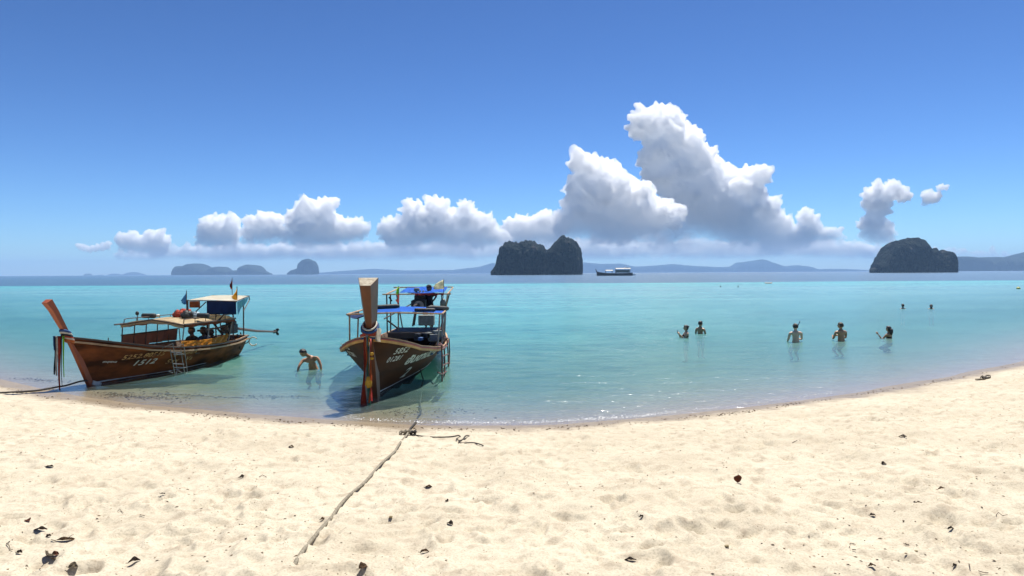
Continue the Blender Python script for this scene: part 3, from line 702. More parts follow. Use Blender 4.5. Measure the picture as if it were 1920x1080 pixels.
# yellow tarpaulin on the near side
xa, xb = 2.25, 4.75
Pm = []
for i, x in enumerate(np.linspace(xa, xb, 44)):
    t_ = x / B.L; yb = -B.b(t_) - .035; f = i / 43
    ztop = .93 - .06 * math.sin(f * math.pi) + .10 * max(0, f - .75)
    Pm.append([Vector((x + .02 * math.sin(j * 2 + i), yb - .03 * math.sin(i * .9 + j * .7) * math.sin(j / 7 * math.pi) - .012 * math.sin(i * 2.3 - j), ztop + (B.g(t_) + .05 - ztop) * j / 7)) for j in range(8)])
MB().sheet(Pm, .006).build('side_tarpaulin', M_gold, r1, True)
# rolled covers on the roof
def roll(px, py, z, ln, r, name='rolled_cover', par=None, yaw=0):
    p = B.pix(px, py, z=z); ax = Vector((math.sin(yaw), math.cos(yaw), 0))
    MB().tube([p - ax * ln / 2, p - ax * (ln / 2 - .02), p - ax * ln / 4, p, p + ax * ln / 4, p + ax * (ln / 2 - .02), p + ax * ln / 2], [r * .6, r, r * 1.03, r * .98, r * 1.02, r, r * .6], 12).build(name, M_roll, par or r1, True)
roll(279, 592, zc + .17, .46, .075); roll(381, 592, zc + .2, .4, .08, yaw=.15)
# rear upper canopy
zu = 1.975; ux0 = 4.25; ux1 = ux0 + 2.5; zb_ = zu + .10
ca, cb, cc, cd = B.pix(349, 563, x=ux0), B.pix(443, 565, x=ux0), B.pix(467, 555, x=ux1), B.pix(397, 554, x=ux1)
zu = (ca.z + cb.z) / 2
Pm = []
for f in np.linspace(0, 1, 7):
    l_ = ca.lerp(cd, f); r_ = cb.lerp(cc, f)
    Pm.append([l_.lerp(r_, g_) + Vector((0, 0, .025 * math.sin(g_ * math.pi))) for g_ in np.linspace(0, 1, 7)])
MB().sheet(Pm, .03).build('rear_roof', M_whitecan, r1)
ucy = (ca.y + cb.y) / 2; uw = abs(ca.y - cb.y) / 2
for top, zb2 in ((ca + Vector((.04, -.03, 0)), zc), (cb + Vector((.04, .03, 0)), zc), (ca.lerp(cb, .45) + Vector((.4, 0, 0)), .5), (cc.lerp(cd, .15), .6), (cc.lerp(cd, .85), .6), (ca.lerp(cb, .42) + Vector((1.5, 0, 0)), .6)):
    bb = B.b(min(top.x / B.L, 1)) - .05
    tubes(r1, 'rear_post', M_iron, [[Vector((top.x, max(-bb, min(bb, top.y)), zb2)), top - Vector((0, 0, .01))]], .026)
tubes(r1, 'roof_brace', M_iron, [[ca + Vector((0, -.1, zc - zu + .05)), ca.lerp(cb, .4) - Vector((0, 0, .04))], [cc, cc + Vector((.02, 0, -.14)), cb.lerp(cc, .55) + Vector((0, 0, -.42))]], .018)
tubes(r1, 'roof_tube', M_iron, [[ca, cb], [cb, cc], [cc, cd]], .016)
def curtain(name, m_, x, ya, yb, zt, zb, n=16, wob=.03):
    MB().sheet([[Vector((x + wob * math.sin(i * 1.3) * (j / 5), ya + (yb - ya) * i / (n - 1), zt + (zb - zt) * j / 5)) for j in range(6)] for i in range(n)], .006).build(name, m_, r1, True)
ya = B.pix(388, 577, x=ux0).y; yb = B.pix(443, 577, x=ux0).y
curtain('navy_curtain', M_navy, ux0 - .01, ya, yb, zu - .01, zu - .43)
curtain('orange_curtain', M_orangecl, ux0 - .0, B.pix(355, 570, x=ux0).y, B.pix(375, 570, x=ux0).y, zu - .01, zu - .22, 8)
MB().sheet([[cb.lerp(cc, f * .9) + Vector((.01, -.02, -.02)), cb.lerp(cc, f * .9) + Vector((0, -.02 - .03 * math.sin(f * 9 + 1), -.02 - .42 * (1 - f) ** .8))] for f in np.linspace(0, 1, 12)], .006).build('side_curtain', M_turq, r1)
# engine and long tail
def engine(B, x, y, z, sc_=1., tail=None, m_b=M_engine):
    e = MB(); e.box((x, y, z), (.62 * sc_, .42 * sc_, .40 * sc_), bev=.03); e.box((x + .1 * sc_, y, z + .26 * sc_), (.36 * sc_, .34 * sc_, .16 * sc_), bev=.03)
    for k in range(6): e.box((x - .22 * sc_ + k * .08 * sc_, y + .23 * sc_, z + .02), (.03, .06, .30 * sc_))
    eo = e.build('engine', m_b, B.root)
    for dy in (-.13, .0, .13): MB().tube([Vector((x - .1, y + dy, z + .3 * sc_)), Vector((x - .1, y + dy, z + .42 * sc_)), Vector((x + .12, y + dy, z + .46 * sc_))], .035 * sc_, 8).build('exhaust_stub', M_engine, eo)
    MB().tube([Vector((x - .36 * sc_, y, z)), Vector((x - .32 * sc_, y, z))], .17 * sc_, 18).build('flywheel', M_steel, eo)
    MB().tube([Vector((x - .5 * sc_, y, z + .02)), Vector((x - .36 * sc_, y, z + .02))], .06, 10).build('pulley', M_iron, eo)
    MB().box((x - .1, y + .1, z + .52 * sc_), (.26, .2, .12), bev=.04).build('air_filter', M_grey, eo)
    tubes(B.root, 'engine_stand', M_iron, [[Vector((x + a, y + b, z - .2)), Vector((x + a * 1.3, y + b * 1.6, z - .75))] for a in (-.2, .2) for b in (-.15, .15)], .03)
    if tail:
        MB().tube([Vector((x + .3, y, z)), tail * .5 + Vector((x + .3, y, z)) * .5 + Vector((0, 0, -.04)), tail], [.05, .045, .035], 8).build('propeller_shaft', M_iron, eo)
        p = MB()
        for k in range(3):
            a = k * 2.09; d_ = Vector((0, math.cos(a), math.sin(a)))
            p.ball(tail + d_ * .09 + Vector((.05, 0, 0)), .085, 2, (.25, .7, 1), rot=Matrix.Rotation(-a + .3, 3, 'X'))
        p.ball(tail + Vector((.05, 0, 0)), .06, 2, (1.5, 1, 1)); p.build('propeller', M_engine, eo, True)
        MB().tube([Vector((x - .3, y, z + .1)), Vector((x - 1.3, y + .1, z + .05))], .022, 7).build('steering_arm', M_iron, eo)
e1 = B.pix(431, 606, x=6.0)
engine(B, 6.0, e1.y, .98, .78, B.pix(517, 622, x=10.6))
MB().box((6.0, 0, .42), (1.2, 1.0, .05)).build('stern_deck', M_inner, r1)
tubes(r1, 'stern_frame', M_iron, [[Vector((5.9, .5, .4)), Vector((5.3, .1, 1.3))], [Vector((5.9, -.4, .4)), Vector((5.4, 0, 1.28))], [Vector((4.9, .2, 1.0)), Vector((6.3, -.1, 1.05))]], .035)

# ================= right boat
B2 = Boat('longtail_boat', 'dark brown long-tail boat with yellow rail and bright blue roofs, bow towards the beach', (-3.2, 16.1), (-.40, 10.9), 11.0, 1.33,
    [(0, 1.46), (.05, 1.30), (.12, 1.06), (.22, .90), (.35, .76), (.55, .68), (.8, .68), (1, .74)], .45,
    [(0, .06), (.025, .27), (.06, .47), (.1, .65), (.16, .82), (.25, .95), (.4, 1), (.6, .97), (.8, .84), (1, .62)], [(0, -.05), (.1, -.2), (.4, -.34), (.8, -.3), (1, -.14)])
B = B2; r2 = B.root
B.hull(M_hull2, M_inner, M_blueboard)
B.rail('yellow_rail', M_yellow, .05, .055, -.12, 0)
B.rail('red_rail', M_red, .065, .022, -.062, 0)
B.rail('dark_rail', M_dark, .055, .02, -.038, 0)
B.rail('cap_rail', M_tan, .05, .02, -.015, 0)
B.stem(M_stem2, [(-.03, -.16, .15, .20, .22), (-.30, .6, .14, .22, .26), (-.66, 1.46, .13, .22, .28), (-.74, 1.62, .12, .25, .30), (-1.0, 2.2, .18, .36, .36), (-1.2, 2.76, .23, .44, .40)], M_endgrain, .17)
for side in (1, -1):
    ts = np.linspace(.012, .40, 34); P = [B.uv(t * B.L, .02 + .20 * (t / .4) ** 2, side, .006) for t in ts]
    MB().sweep(P, .006, .035 , [Vector((0, -side, 0))] * len(P)).build('waterline', M_white, r2)
B.text('5852', .20, .95, .19, 1, M_letter_w, slant=.2, gap=1.12, wid=1.25)
B.text('01281', .08, .77, .17, 1, M_letter_w, slant=.2, gap=1.12, wid=1.25)
B.text('5852', 1.20, 1.02, .17, -1, M_letter_w, slant=-.05, gap=1.12, wid=1.4)
B.text('01281', 1.10, .85, .15, -1, M_letter_w, slant=-.05, gap=1.12, wid=1.4)
if THAI:
    B.text('อันดามันทร์', .98, .60, .40, 1, M_letter_w, slant=.0, font=THAI, wid=1.75, off=.014, dip=.02, bold=.03)
    B.text('อันดามันทร์', 3.3, .66, .32, -1, M_letter_w, slant=-.1, font=THAI, wid=1.5, off=.012)
B.text('2', 1.48, .20, .36, 1, M_letter_w, slant=.1, wid=1.9, off=.012)
# lower roof
zl = 1.72
la = B.pix(659, 587, z=zl); lb = B.pix(826, 591, z=zl)
lx0 = (la.x + lb.x) / 2; lw = abs(la.y - lb.y) / 2; lcy = (la.y + lb.y) / 2; lx1 = lx0 + 3.0
MB().sheet([[Vector((x, lcy + lw * k + 0, zl + .07 * (1 - k * k) + .01 * math.sin(x * 5 + k * 3))) for k in np.linspace(-1, .62, 10)] for x in np.linspace(lx0, lx1, 10)], .012).build('lower_roof', M_bluetarp, r2)
MB().sheet([[Vector((x, lcy + lw * k, zl - .03 - .10 * math.sin((k - .62) / .38 * math.pi))) for k in np.linspace(.62, 1, 6)] for x in np.linspace(lx0, lx0 + 1.6, 6)], .012).build('loose_tarpaulin', M_navy, r2)
tubes(r2, 'roof_pole', M_tan, [[Vector((lx0 - .02, lcy - lw, zl)), Vector((lx0 - .02, lcy, zl + .04)), Vector((lx0 - .02, lcy + lw, zl))], [Vector((lx0, lcy - lw, zl)), Vector((lx1, lcy - lw, zl))], [Vector((lx0, lcy + lw, zl)), Vector((lx1, lcy + lw, zl))], [Vector((lx1, lcy - lw, zl)), Vector((lx1, lcy + lw, zl))]], .024)
for x in (lx0 + .05, lx0 + 1.4, lx1 - .1):
    for sd in (-1, 1):
        yb = sd * (B.b(x / B.L) - .06)
        tubes(r2, 'roof_post', M_steel if sd < 0 else M_tan, [[Vector((x, yb, B.g(x / B.L))), Vector((x, lcy + sd * lw * .95, zl))]], .024)
def rolled(B, pts, r): MB().tube(pts, [r * .7] + [r] * (len(pts) - 2) + [r * .7], 10).build('rolled_cover', M_roll, B.root, True)
rolled(B, [Vector((lx0 + 1.0, lcy + lw * .55, zl + .15)), Vector((lx0 + 1.02, lcy + lw * .45, zl + .15)), Vector((lx0 + 1.1, lcy + .1, zl + .17)), Vector((lx0 + 1.1, lcy - .0, zl + .17))], .07)
rolled(B, [Vector((lx0 + .25, lcy - lw * .40, zl + .10)), Vector((lx0 + .25, lcy - lw * .44, zl + .10)), Vector((lx0 + .3, lcy - lw * .80, zl + .09)), Vector((lx0 + .3, lcy - lw * .84, zl + .09))], .055)
rolled(B, [Vector((lx0 + 1.0, lcy - lw * .62, zl + .10)), Vector((lx0 + 1.1, lcy - lw * .7, zl + .12)), Vector((lx0 + 1.5, lcy - lw * 1.02, zl + .07)), Vector((lx0 + 1.55, lcy - lw * 1.06, zl + .07))], .075)
# upper roof
zt_ = 2.13
ta = B.pix(722, 550, z=zt_); tb = B.pix(842, 550, z=zt_)
tx0 = (ta.x + tb.x) / 2; tw = abs(ta.y - tb.y) / 2; tcy = (ta.y + tb.y) / 2
tx1 = tx0 + 2.6
yl = B.pix(749, 550, x=tx0).y; yr = B.pix(832, 552, x=tx0).y
MB().sheet([[Vector((tx0 + 2.6 * f, yl + (yr - yl) * g_, zt_ + .01 + .17 * f + .02 * math.sin(g_ * 9 + f * 4))) for g_ in np.linspace(0, 1, 14)] for f in np.linspace(0, 1, 8)], .012).build('upper_roof', M_bluetarp, r2, True)
MB().sheet([[Vector((tx0 - .03, yl + (yr - yl) * g_, zt_ + .005)), Vector((tx0 - .05 - .02 * math.sin(g_ * 31), yl + (yr - yl) * g_, zt_ - .07 - .015 * math.sin(g_ * 40)))] for g_ in np.linspace(.35, 1, 40)], .008).build('fringe', M_red, r2)
tubes(r2, 'roof_pole', M_tan, [[Vector((tx0, tcy - tw * 1.05, zt_ - .03)), Vector((tx0, tcy + tw * 1.05, zt_ - .03))], [Vector((tx1, tcy - tw, zt_ + .17)), Vector((tx1, tcy + tw, zt_ + .17))], [Vector((tx0, tcy - tw * .94, zt_ - .03)), Vector((tx1, tcy - tw, zt_ + .15))], [Vector((tx0, tcy + tw * .94, zt_ - .03)), Vector((tx1, tcy + tw * .8, zt_ + .15))]], .026)
for (x, k) in ((tx0, -.94), (tx0 + .3, -.75), (tx0, .92), (tx0 + .1, .58), (tx0 + .4, .85), (tx1 - .1, -.9), (tx1 - .1, .9)):
    y_ = tcy + tw * k; bb = B.b(min(x / B.L, 1)) - .06; yb = max(-bb, min(bb, y_))
    tubes(r2, 'roof_post', M_tan if k in (-.94, .58) else M_iron, [[Vector((x, yb, B.g(min(x / B.L, 1)) - .05)), Vector((x, y_, zt_ - .03))]], .026)
tubes(r2, 'brace', M_iron, [[B.pix(720, 598, x=tx0 - 1.2), B.pix(775, 568, x=tx0)]], .022)
# engine above, gear box below, stern deck
e2 = B.pix(787, 568, x=9.7)
engine(B, 9.7, e2.y, e2.z - .1, 1.15, Vector((14.2, e2.y - .3, .05)))
MB().box(B.pix(800, 600, x=8.3), (.5, .55, .36), bev=.04).build('battery_box', M_grey, r2)
MB().box((9.6, 0, .74), (1.9, 1.7, .05)).build('stern_deck', M_inner, r2)
MB().box((8.5, 0, .66), (.05, 1.8, .2)).build('bulkhead', M_dark, r2)
for k in range(9):
    p = B.pix(800 + rng.uniform(-16, 24), 640 - rng.uniform(2, 18), x=7.2 + rng.uniform(-.4, .4))
    MB().box(p, (rng.uniform(.15, .35), rng.uniform(.12, .3), rng.uniform(.1, .25)), Matrix.Rotation(rng.uniform(0, 3), 3, 'Z'), .02).build('stowed_gear', [M_engine, M_grey, M_blueboard][k % 3], r2)
MB().tube([Vector((8.6, .55, .9)), Vector((7.7, .8, 1.25))], .03).build('tiller', M_iron, r2)
print('B1 canopy', x0, zc, F1, N1, 'ux', ux0, uw, 'B2', lx0, lw, lcy, tx0, tw, tcy, e1, e2)

# ------------------------------------------------------------------ things on the boats
def flag(base, h, pts, m_, label, lean=(0, 0), pole_r=.012):
    """base: world point of the pole foot; pts: cloth outline rows relative to pole top"""
    t = tag(empty('flag', base), label, 'flag', 'small flags on the boats')
    MB().tube([Vector((0, 0, 0)), Vector((lean[0], lean[1], h))], pole_r, 6).build('flagpole', M_iron, t)
    top = Vector((lean[0], lean[1], h)); P = []
    for i, (dx, z0, z1) in enumerate(pts):
        P.append([top + Vector((dx, .04 * math.sin(i * 1.7 + j), z0 + (z1 - z0) * j / 4 - .02)) for j in range(5)])
    MB().sheet(P, .005).build('flag_cloth', m_, t, True)
    return t
bw = lambda B, p: B.world(p)
flag(bw(B1, ca + Vector((.02, 0, zc - zu))), .93, [(0, 0, -.42), (-.06, -.10, -.43), (-.12, -.22, -.42), (-.17, -.30, -.36)], C_ltb, 'blue pennant on a pole at the left corner of the white rear roof')
flag(bw(B1, cb.lerp(cc, .1) + Vector((.1, .08, .02))), .44, [(0, 0, -.42), (-.06, -.16, -.42), (-.13, -.27, -.40), (-.17, -.32, -.37)], C_yel, 'yellow triangular flag standing on the white rear roof')
t = flag(bw(B1, cc.lerp(cd, .45)), .62, [(0, 0, -.36), (-.04, -.12, -.38), (-.07, -.20, -.34)], C_red, 'furled red, white and blue striped flag at the back of the white roof')
o = MB(); top = Vector((0, 0, .62)); o.sheet([[top + Vector((dx, -.03, z0)), top + Vector((dx, -.03, z1))] for dx, z0, z1 in ((-.01, -.05, -.33), (-.035, -.15, -.33))], .005).build('white_stripe', C_white, t)
MB().sheet([[top + Vector((dx, -.045, z0)), top + Vector((dx, -.045, z1))] for dx, z0, z1 in ((-.045, -.16, -.30), (-.07, -.22, -.31))], .005).build('blue_stripe', C_blue, t)
flag(bw(B2, B2.pix(748, 590, x=tx0 - .05)), 1.05, [(0, -.02, -.25), (-.05, -.04, -.30), (-.09, -.14, -.26)], C_lime, 'small yellow-green flag on the left pole of the upper blue roof')
flag(bw(B2, B2.pix(832, 552, x=tx0 + .1)), .56, [(0, 0, -.34), (-.10, -.04, -.34), (-.2, -.10, -.36), (-.3, -.16, -.36), (-.36, -.24, -.36)], cloth('cloth_cream', (.80, .76, .52)), 'large cream and green flag on the right pole of the upper blue roof')
tag(MB().sheet([[B2.world(B2.pix(745 + 1.5 * math.sin(i * 1.3) - 3 * (i % 3 == 0), 553 + i * 3.2, x=tx0 - .14)), B2.world(B2.pix(749 - i * .2, 553 + i * 3.2, x=tx0 - .14))] for i in range(7)], .01).build('ribbon', C_pink), 'faded pink and white ribbon tied round the left flagpole of the right boat', 'ribbon')
tag(MB().sheet([[B2.world(B2.pix(728 + 1.5 * i, 557 + 2.3 * i * (1 if i < 3 else .9), x=tx0 - .1)), B2.world(B2.pix(730.5 + 1.4 * i, 556 + 2.0 * i, x=tx0 - .1))] for i in range(5)], .01).build('rag', C_black), 'dark rag hanging under the left end of the upper blue roof', 'rag')
t = tag(empty('cloth_bag', B2.world(B2.pix(831, 569, x=tx0 + .05))), 'grey bag hanging under the right end of the upper blue roof', 'bag')
MB().ball(Vector((0, 0, -.0)), .15, 3, (.75, .6, 1.15), .25).build('bag_body', M_grey, t, True); MB().tube([Vector((0, 0, .12)), Vector((0, 0, .30))], .012).build('strap', M_rope, t)

# ribbons on the prows
def ribbon_strip(P0, length, w_, m_, parent, sway=.03, ph=0., side=Vector((1, 0, 0)), taper=1., n=14, name='ribbon', tw=.5):
    rows = []
    for i in range(n):
        f = i / (n - 1); c = Vector(P0) + Vector((math.sin(f * 5 + ph) * sway * f, math.cos(f * 4 + ph * 2) * sway * f, -f * length))
        a = tw * math.sin(f * 3 + ph); s_ = Vector((side.x * math.cos(a) - side.y * math.sin(a), side.x * math.sin(a) + side.y * math.cos(a), 0))
        ww = w_ * (1 - (1 - taper) * f)
        rows.append([c - s_ * ww / 2 + Vector((0, .008, 0)), c + Vector((0, -.012 * math.sin(f * 9 + ph), 0)), c + s_ * ww / 2])
    return MB().sheet(rows, .006).build(name, m_, parent, True)
def wrap(B, z, x, hw, hd, m_, parent, r=.022, tilt=.0, n=22):
    P = []
    for i in range(n + 1):
        a = 2 * math.pi * i / n; P.append(B.world(Vector((x + hd * math.cos(a) + tilt * math.cos(a) * 0, hw * math.sin(a), z + tilt * math.cos(a)))) - parent.location)
    return MB().tube(P, r, 6, False).build('tied_sash', m_, parent, True)
kp = B1.world(Vector((-.80, 0, 1.36)))
g1 = tag(empty('prow_garland', kp), 'white, red, black and lime ribbons tied round the orange prow of the left boat', 'garland', 'ribbons tied on the prows')
for i, (z, m_) in enumerate(((1.45, C_blue), (1.40, C_white), (1.35, C_black), (1.30, C_red), (1.26, C_white), (1.21, C_org))): wrap(B1, z, -.80 + (1.36 - z) * .5 + .02, .10, .11, m_, g1, .034, -.05)
fr = Vector((-.08, -.14, 0))
for dx, ln, w_, m_, ph in ((-.10, .95, .06, C_black, 0), (-.06, .98, .07, C_white, .5), (.00, 1.35, .07, C_red, 1.), (.05, 1.25, .035, C_black, 1.4), (.10, 1.02, .05, C_lime, 2.), (-.13, .35, .06, C_blue, 2.6)):
    ribbon_strip(fr + Vector((dx, 0, .0)), ln, w_, m_, g1, .02, ph, taper=.7, tw=.3)
kp = B2.world(Vector((-.70, 0, 1.52)))
g2 = tag(empty('prow_garland', kp), "long tangle of red, green, yellow and pink ribbons on the right boat's prow", 'garland', 'ribbons tied on the prows')
for i, (z, m_, r_) in enumerate(((1.72, C_white, .02), (1.66, C_blue, .03), (1.61, C_red, .035), (1.56, C_black, .03), (1.50, C_white, .022), (1.46, C_red, .03), (1.42, C_white, .016), (1.38, C_blue, .02))):
    wrap(B2, z, -.70 + (1.62 - z) * .45 + .1, .15 + .03 * (i % 2) + .035 * (i > 4), .22, m_, g2, r_, .11 if i < 3 else -.04)
fr = Vector((0, -.16, -.06))
for dx, dz, ln, w_, m_, ph, tp_ in ((-.07, .0, 1.50, .055, C_red, 0, 2.4), (-.02, .05, 1.42, .06, C_white, .7, .8), (.01, 0, 1.45, .07, C_teal, 1.3, 1.), (.03, .02, 1.25, .04, C_yel, 2.2, .8), (.06, -.03, 1.36, .05, C_pink, 3., 1.2), (.02, -.2, 1.32, .05, C_green, 3.7, 1.), (.05, -.1, 1.15, .035, C_white, 4.4, 1), (-.03, 0, .7, .05, C_org, 5, .6), (.075, -.5, .92, .045, C_org, 5.8, 1.)):
    ribbon_strip(fr + Vector((dx, -.02 * ph, dz)), ln, w_, m_, g2, .03, ph, taper=tp_, tw=.9)
MB().ball(Vector((.03, -.26, -1.05)), .07, 3, (1, .6, 1.6), .5).build('flower_knot', C_yel, g2, True)
MB().ball(Vector((.09, -.22, -.42)), .05, 3, (1, .7, .8), .5).build('flower_knot', C_yel, g2, True); MB().ball(Vector((.09, -.22, -.52)), .045, 3, (1.1, .7, .7), .5).build('flower_knot', C_yel, g2, True)
ribbon_strip(Vector((.21, -.02, .12)), .30, .10, C_white, g2, .03, 1, taper=1.3)

# ladders
def ladder(name, label, B, rails, rungs, m_, r=.016):
    o = B.world(rails[0][0]); t = tag(empty(name, o), label, 'ladder', 'boarding ladders')
    for P in rails: MB().tube([B.world(p) - o for p in P], r, 7).build('side_rail', m_, t)
    for P in rungs: MB().tube([B.world(p) - o for p in P], r, 7).build('rung', m_, t)
q = lambda px, py, y=-1.14: B1.pix(px, py, y=y)
ladder('boarding_ladder', 'pale metal boarding ladder hooked over the near side of the left boat', B1,
    [[q(304, 653, -.9), q(324, 644), q(328, 668), q(332, 694), q(329, 706)], [q(319, 655), q(324, 682), q(329, 706)], [q(322, 655, -.9), q(344, 645), q(348, 672), q(351, 697), q(347, 704)], [q(339, 655), q(343, 682), q(347, 704)]],
    [[q(325, 664), q(345, 664)], [q(320, 660), q(340, 661)], [q(324, 682, -1.16), q(345, 683, -1.16)], [q(326, 689), q(350, 689)], [q(316, 696), q(324, 699)], [q(334, 695), q(341, 699)]], M_steel, .013)
q = lambda px, py, y=-1.42: B2.pix(px, py, y=y)
M_redtube = mat('rusty_red_tube', (.16, .05, .03), (.06, .03, .02), rough=.55, scale=9, bump=.2)
ladder('boarding_ladder', 'rusty red tubular boarding ladder hanging at the stern quarter of the right boat', B2,
    [[q(822, 646, -1.3), q(828, 648), q(829, 672), q(829, 716)], [q(826, 644, -1.3), q(833, 651), q(834, 680), q(833, 711)], [q(833, 634, -1.3), q(838, 634), q(840, 660), q(841, 696)], [q(836, 633, -1.3), q(842, 635), q(843, 660), q(842, 693)]],
    [[q(821, 698, -1.36), q(829, 702), q(842, 693)], [q(829, 686), q(841, 680)], [q(829, 668), q(840, 664)], [q(829, 655), q(839, 648)]], M_redtube, .021)

# luggage on the left boat's roof
def backpack(px, py, z, w_, d_, h_, m_, label, flap=None, rot=0.):
    p = B1.world(B1.pix(px, py, z=z)); t = tag(empty('backpack', p, rot), label, 'backpack', 'luggage on the canopy roof')
    MB().ball(Vector((0, 0, h_ * .45)), 1, 3, (w_ / 2, d_ / 2, h_ / 2), .35).build('bag_body', m_, t, True)
    MB().ball(Vector((w_ * .08, -d_ * .42, h_ * .4)), 1, 3, (w_ * .3, d_ * .16, h_ * .3), .2).build('pocket', m_, t, True)
    for sx_ in (-.22, .22): MB().tube([Vector((w_ * sx_, -d_ * .45, h_ * .1)), Vector((w_ * sx_, -d_ * .5, h_ * .5)), Vector((w_ * sx_, -d_ * .2, h_ * .93))], .012, 6).build('strap', C_black, t)
backpack(335, 598.5, zc + .08, .34, .28, .30, C_red, 'red backpack lying on the cream roof of the left boat, nearest the viewer')
backpack(346, 593, zc + .08, .50, .26, .26, cloth('cloth_brick', (.48, .06, .035)), 'flat red bag lying behind the other luggage on the cream roof', rot=.2)
backpack(351, 599, zc + .08, .36, .32, .29, M_roll, 'black backpack between the red one and the grey bag on the cream roof')
backpack(366, 598, zc + .08, .32, .28, .24, mat('pale_blue_nylon', (.32, .42, .47), (.10, .14, .17), rough=.6, scale=6, bump=.3, contrast=(.45, .55)), 'pale blue-grey bag at the right end of the luggage on the cream roof')
t = tag(empty('horn_lamp', B1.world(B1.pix(258, 600, y=.7))), 'small black lamp on a stalk at the front of the cream roof', 'lamp')
MB().tube([Vector((0, 0, -.1)), Vector((0, 0, .14))], .012).build('stalk', M_iron, t); MB().ball(Vector((-.01, 0, .2)), .055, 2, (1, .8, 1.2)).build('lamp_head', M_roll, t, True)
t = tag(empty('float', B1.world(B1.pix(296, 592, z=zc + .14))), 'cream buoy tied beside the black roll at the front of the roof', 'buoy'); MB().ball(Vector((0, 0, 0)), .055, 2, (1.3, 1, .9), .2).build('buoy_body', M_whitecan, t, True)
t = tag(empty('bow_cross', B1.world(B1.pix(203, 645, y=.2))), 'small dark cross-shaped mooring post on the bow deck of the left boat', 'cleat')
MB().tube([Vector((0, 0, -.1)), Vector((0, 0, .17))], .013).build('upright', M_iron, t); MB().tube([Vector((-.09, 0, .08)), Vector((.09, 0, .08))], .012).build('crossbar', M_iron, t)
t = tag(empty('fender_ring', B1.world(B1.pix(475, 640, x=6.9))), 'white hose ring hanging off the stern of the left boat', 'ring')
P = [Vector((.15 * math.cos(a), .0, .15 * math.sin(a))) for a in np.linspace(.6, 5.6, 20)]; MB().tube(P, .022, 7).build('hose', C_white, t, True)
MB().tube([Vector((-.15, 0, 0)), Vector((-.28, 0, -.08)), Vector((-.4, 0, .1)), Vector((-.46, 0, .32))], .022, 7).build('hose', M_ropedk, t)

# ------------------------------------------------------------------ ropes
def rope(pts, r, m_, label, name='rope'):
    P = []
    pts = [Vector(p) for p in pts]
    for a, b in zip(pts, pts[1:]):
        n = max(2, int((b - a).length / .06))
        for i in range(n): P.append(a.lerp(b, i / n) + Vector((math.sin(len(P) * .21), 0, 0)) * r * .6)
    P.append(pts[-1])
    for _ in range(2): P = [P[0]] + [(P[i - 1] + P[i] * 2 + P[i + 1]) / 4 for i in range(1, len(P) - 1)] + [P[-1]]
    c = P[0].copy()
    o = MB().tube([p - c for p in P], r, 7).build(name, m_, None, True); o.location = c
    return tag(o, label, 'rope')
a0 = B1.world(Vector((.0, -.02, .12)))
rope([a0, at(150, 714.5, 17.6), at(125, 722.5, 17.2), gpt(98, 729.5, .03), gpt(70, 733.5, .02), gpt(40, 736, .02), gpt(0, 738, .02), gpt(-50, 741, .02), gpt(-140, 748, .02)], .022, M_ropedk, 'dark mooring rope from the left boat\'s stem across the sand to the left edge')
a0 = B2.world(B2.uv(3.0, .22, 1, .01)); sB = gpt(789, 776, .04)
rope([a0, a0.lerp(sB, .12) + Vector((.08, 0, -.18)), a0.lerp(sB, .4) + Vector((.02, 0, -.20)), a0.lerp(sB, .7) + Vector((0, 0, -.13)), sB, gpt(776, 799, .03), gpt(765, 815, .04)], .016, M_ropedk, 'dark wet rope from the right boat\'s side down through the shallows')
rope([gpt(x, y, l_) for x, y, l_ in ((766, 813, .04), (752, 832, .02), (740, 848, .02), (722, 866, .018), (708, 880, .014), (697, 890, .008), (688, 901, .016), (676, 914, .02), (660, 928, .02), (645, 943, .016), (634, 957, .012), (622, 970, .0), (610, 981, -.004), (600, 991, .002), (590, 1004, .0), (583, 1013, -.004), (574, 1024, -.008), (562, 1042, -.012), (550, 1060, -.018))], .017, M_rope, 'pale rope across the beach from the knot, sinking into the sand at lower left')
rope([gpt(x, y, .012) for x, y in ((772, 816), (790, 819), (812, 821), (832, 821), (850, 820), (860, 817), (866, 820), (855, 824), (862, 828), (872, 824), (881, 818), (872, 818), (868, 826), (858, 830), (868, 833), (880, 831), (893, 832), (906, 837))], .009, M_ropedk, 'thin dark line trailing right from the rope knot in loose loops')
k0 = gpt(764, 816, .04); t = tag(empty('rope_knot', k0), 'frayed knot joining the ropes on the sand below the right boat', 'knot')
for nm, c, r_, m_ in (('knot_coil', (-.07, 0, 0), .055, M_rope), ('knot_coil', (.0, 0, .01), .05, M_rope), ('knot_coil', (.10, 0, 0), .042, M_ropedk)):
    P = [Vector(c) + Vector((r_ * math.cos(a) * (1 + .2 * math.sin(a * 2.7)), r_ * .7 * math.sin(a), .03 * math.sin(a * 1.6))) for a in np.linspace(0, 13, 46)]
    MB().tube(P, .013, 6).build(nm, m_, t, True)

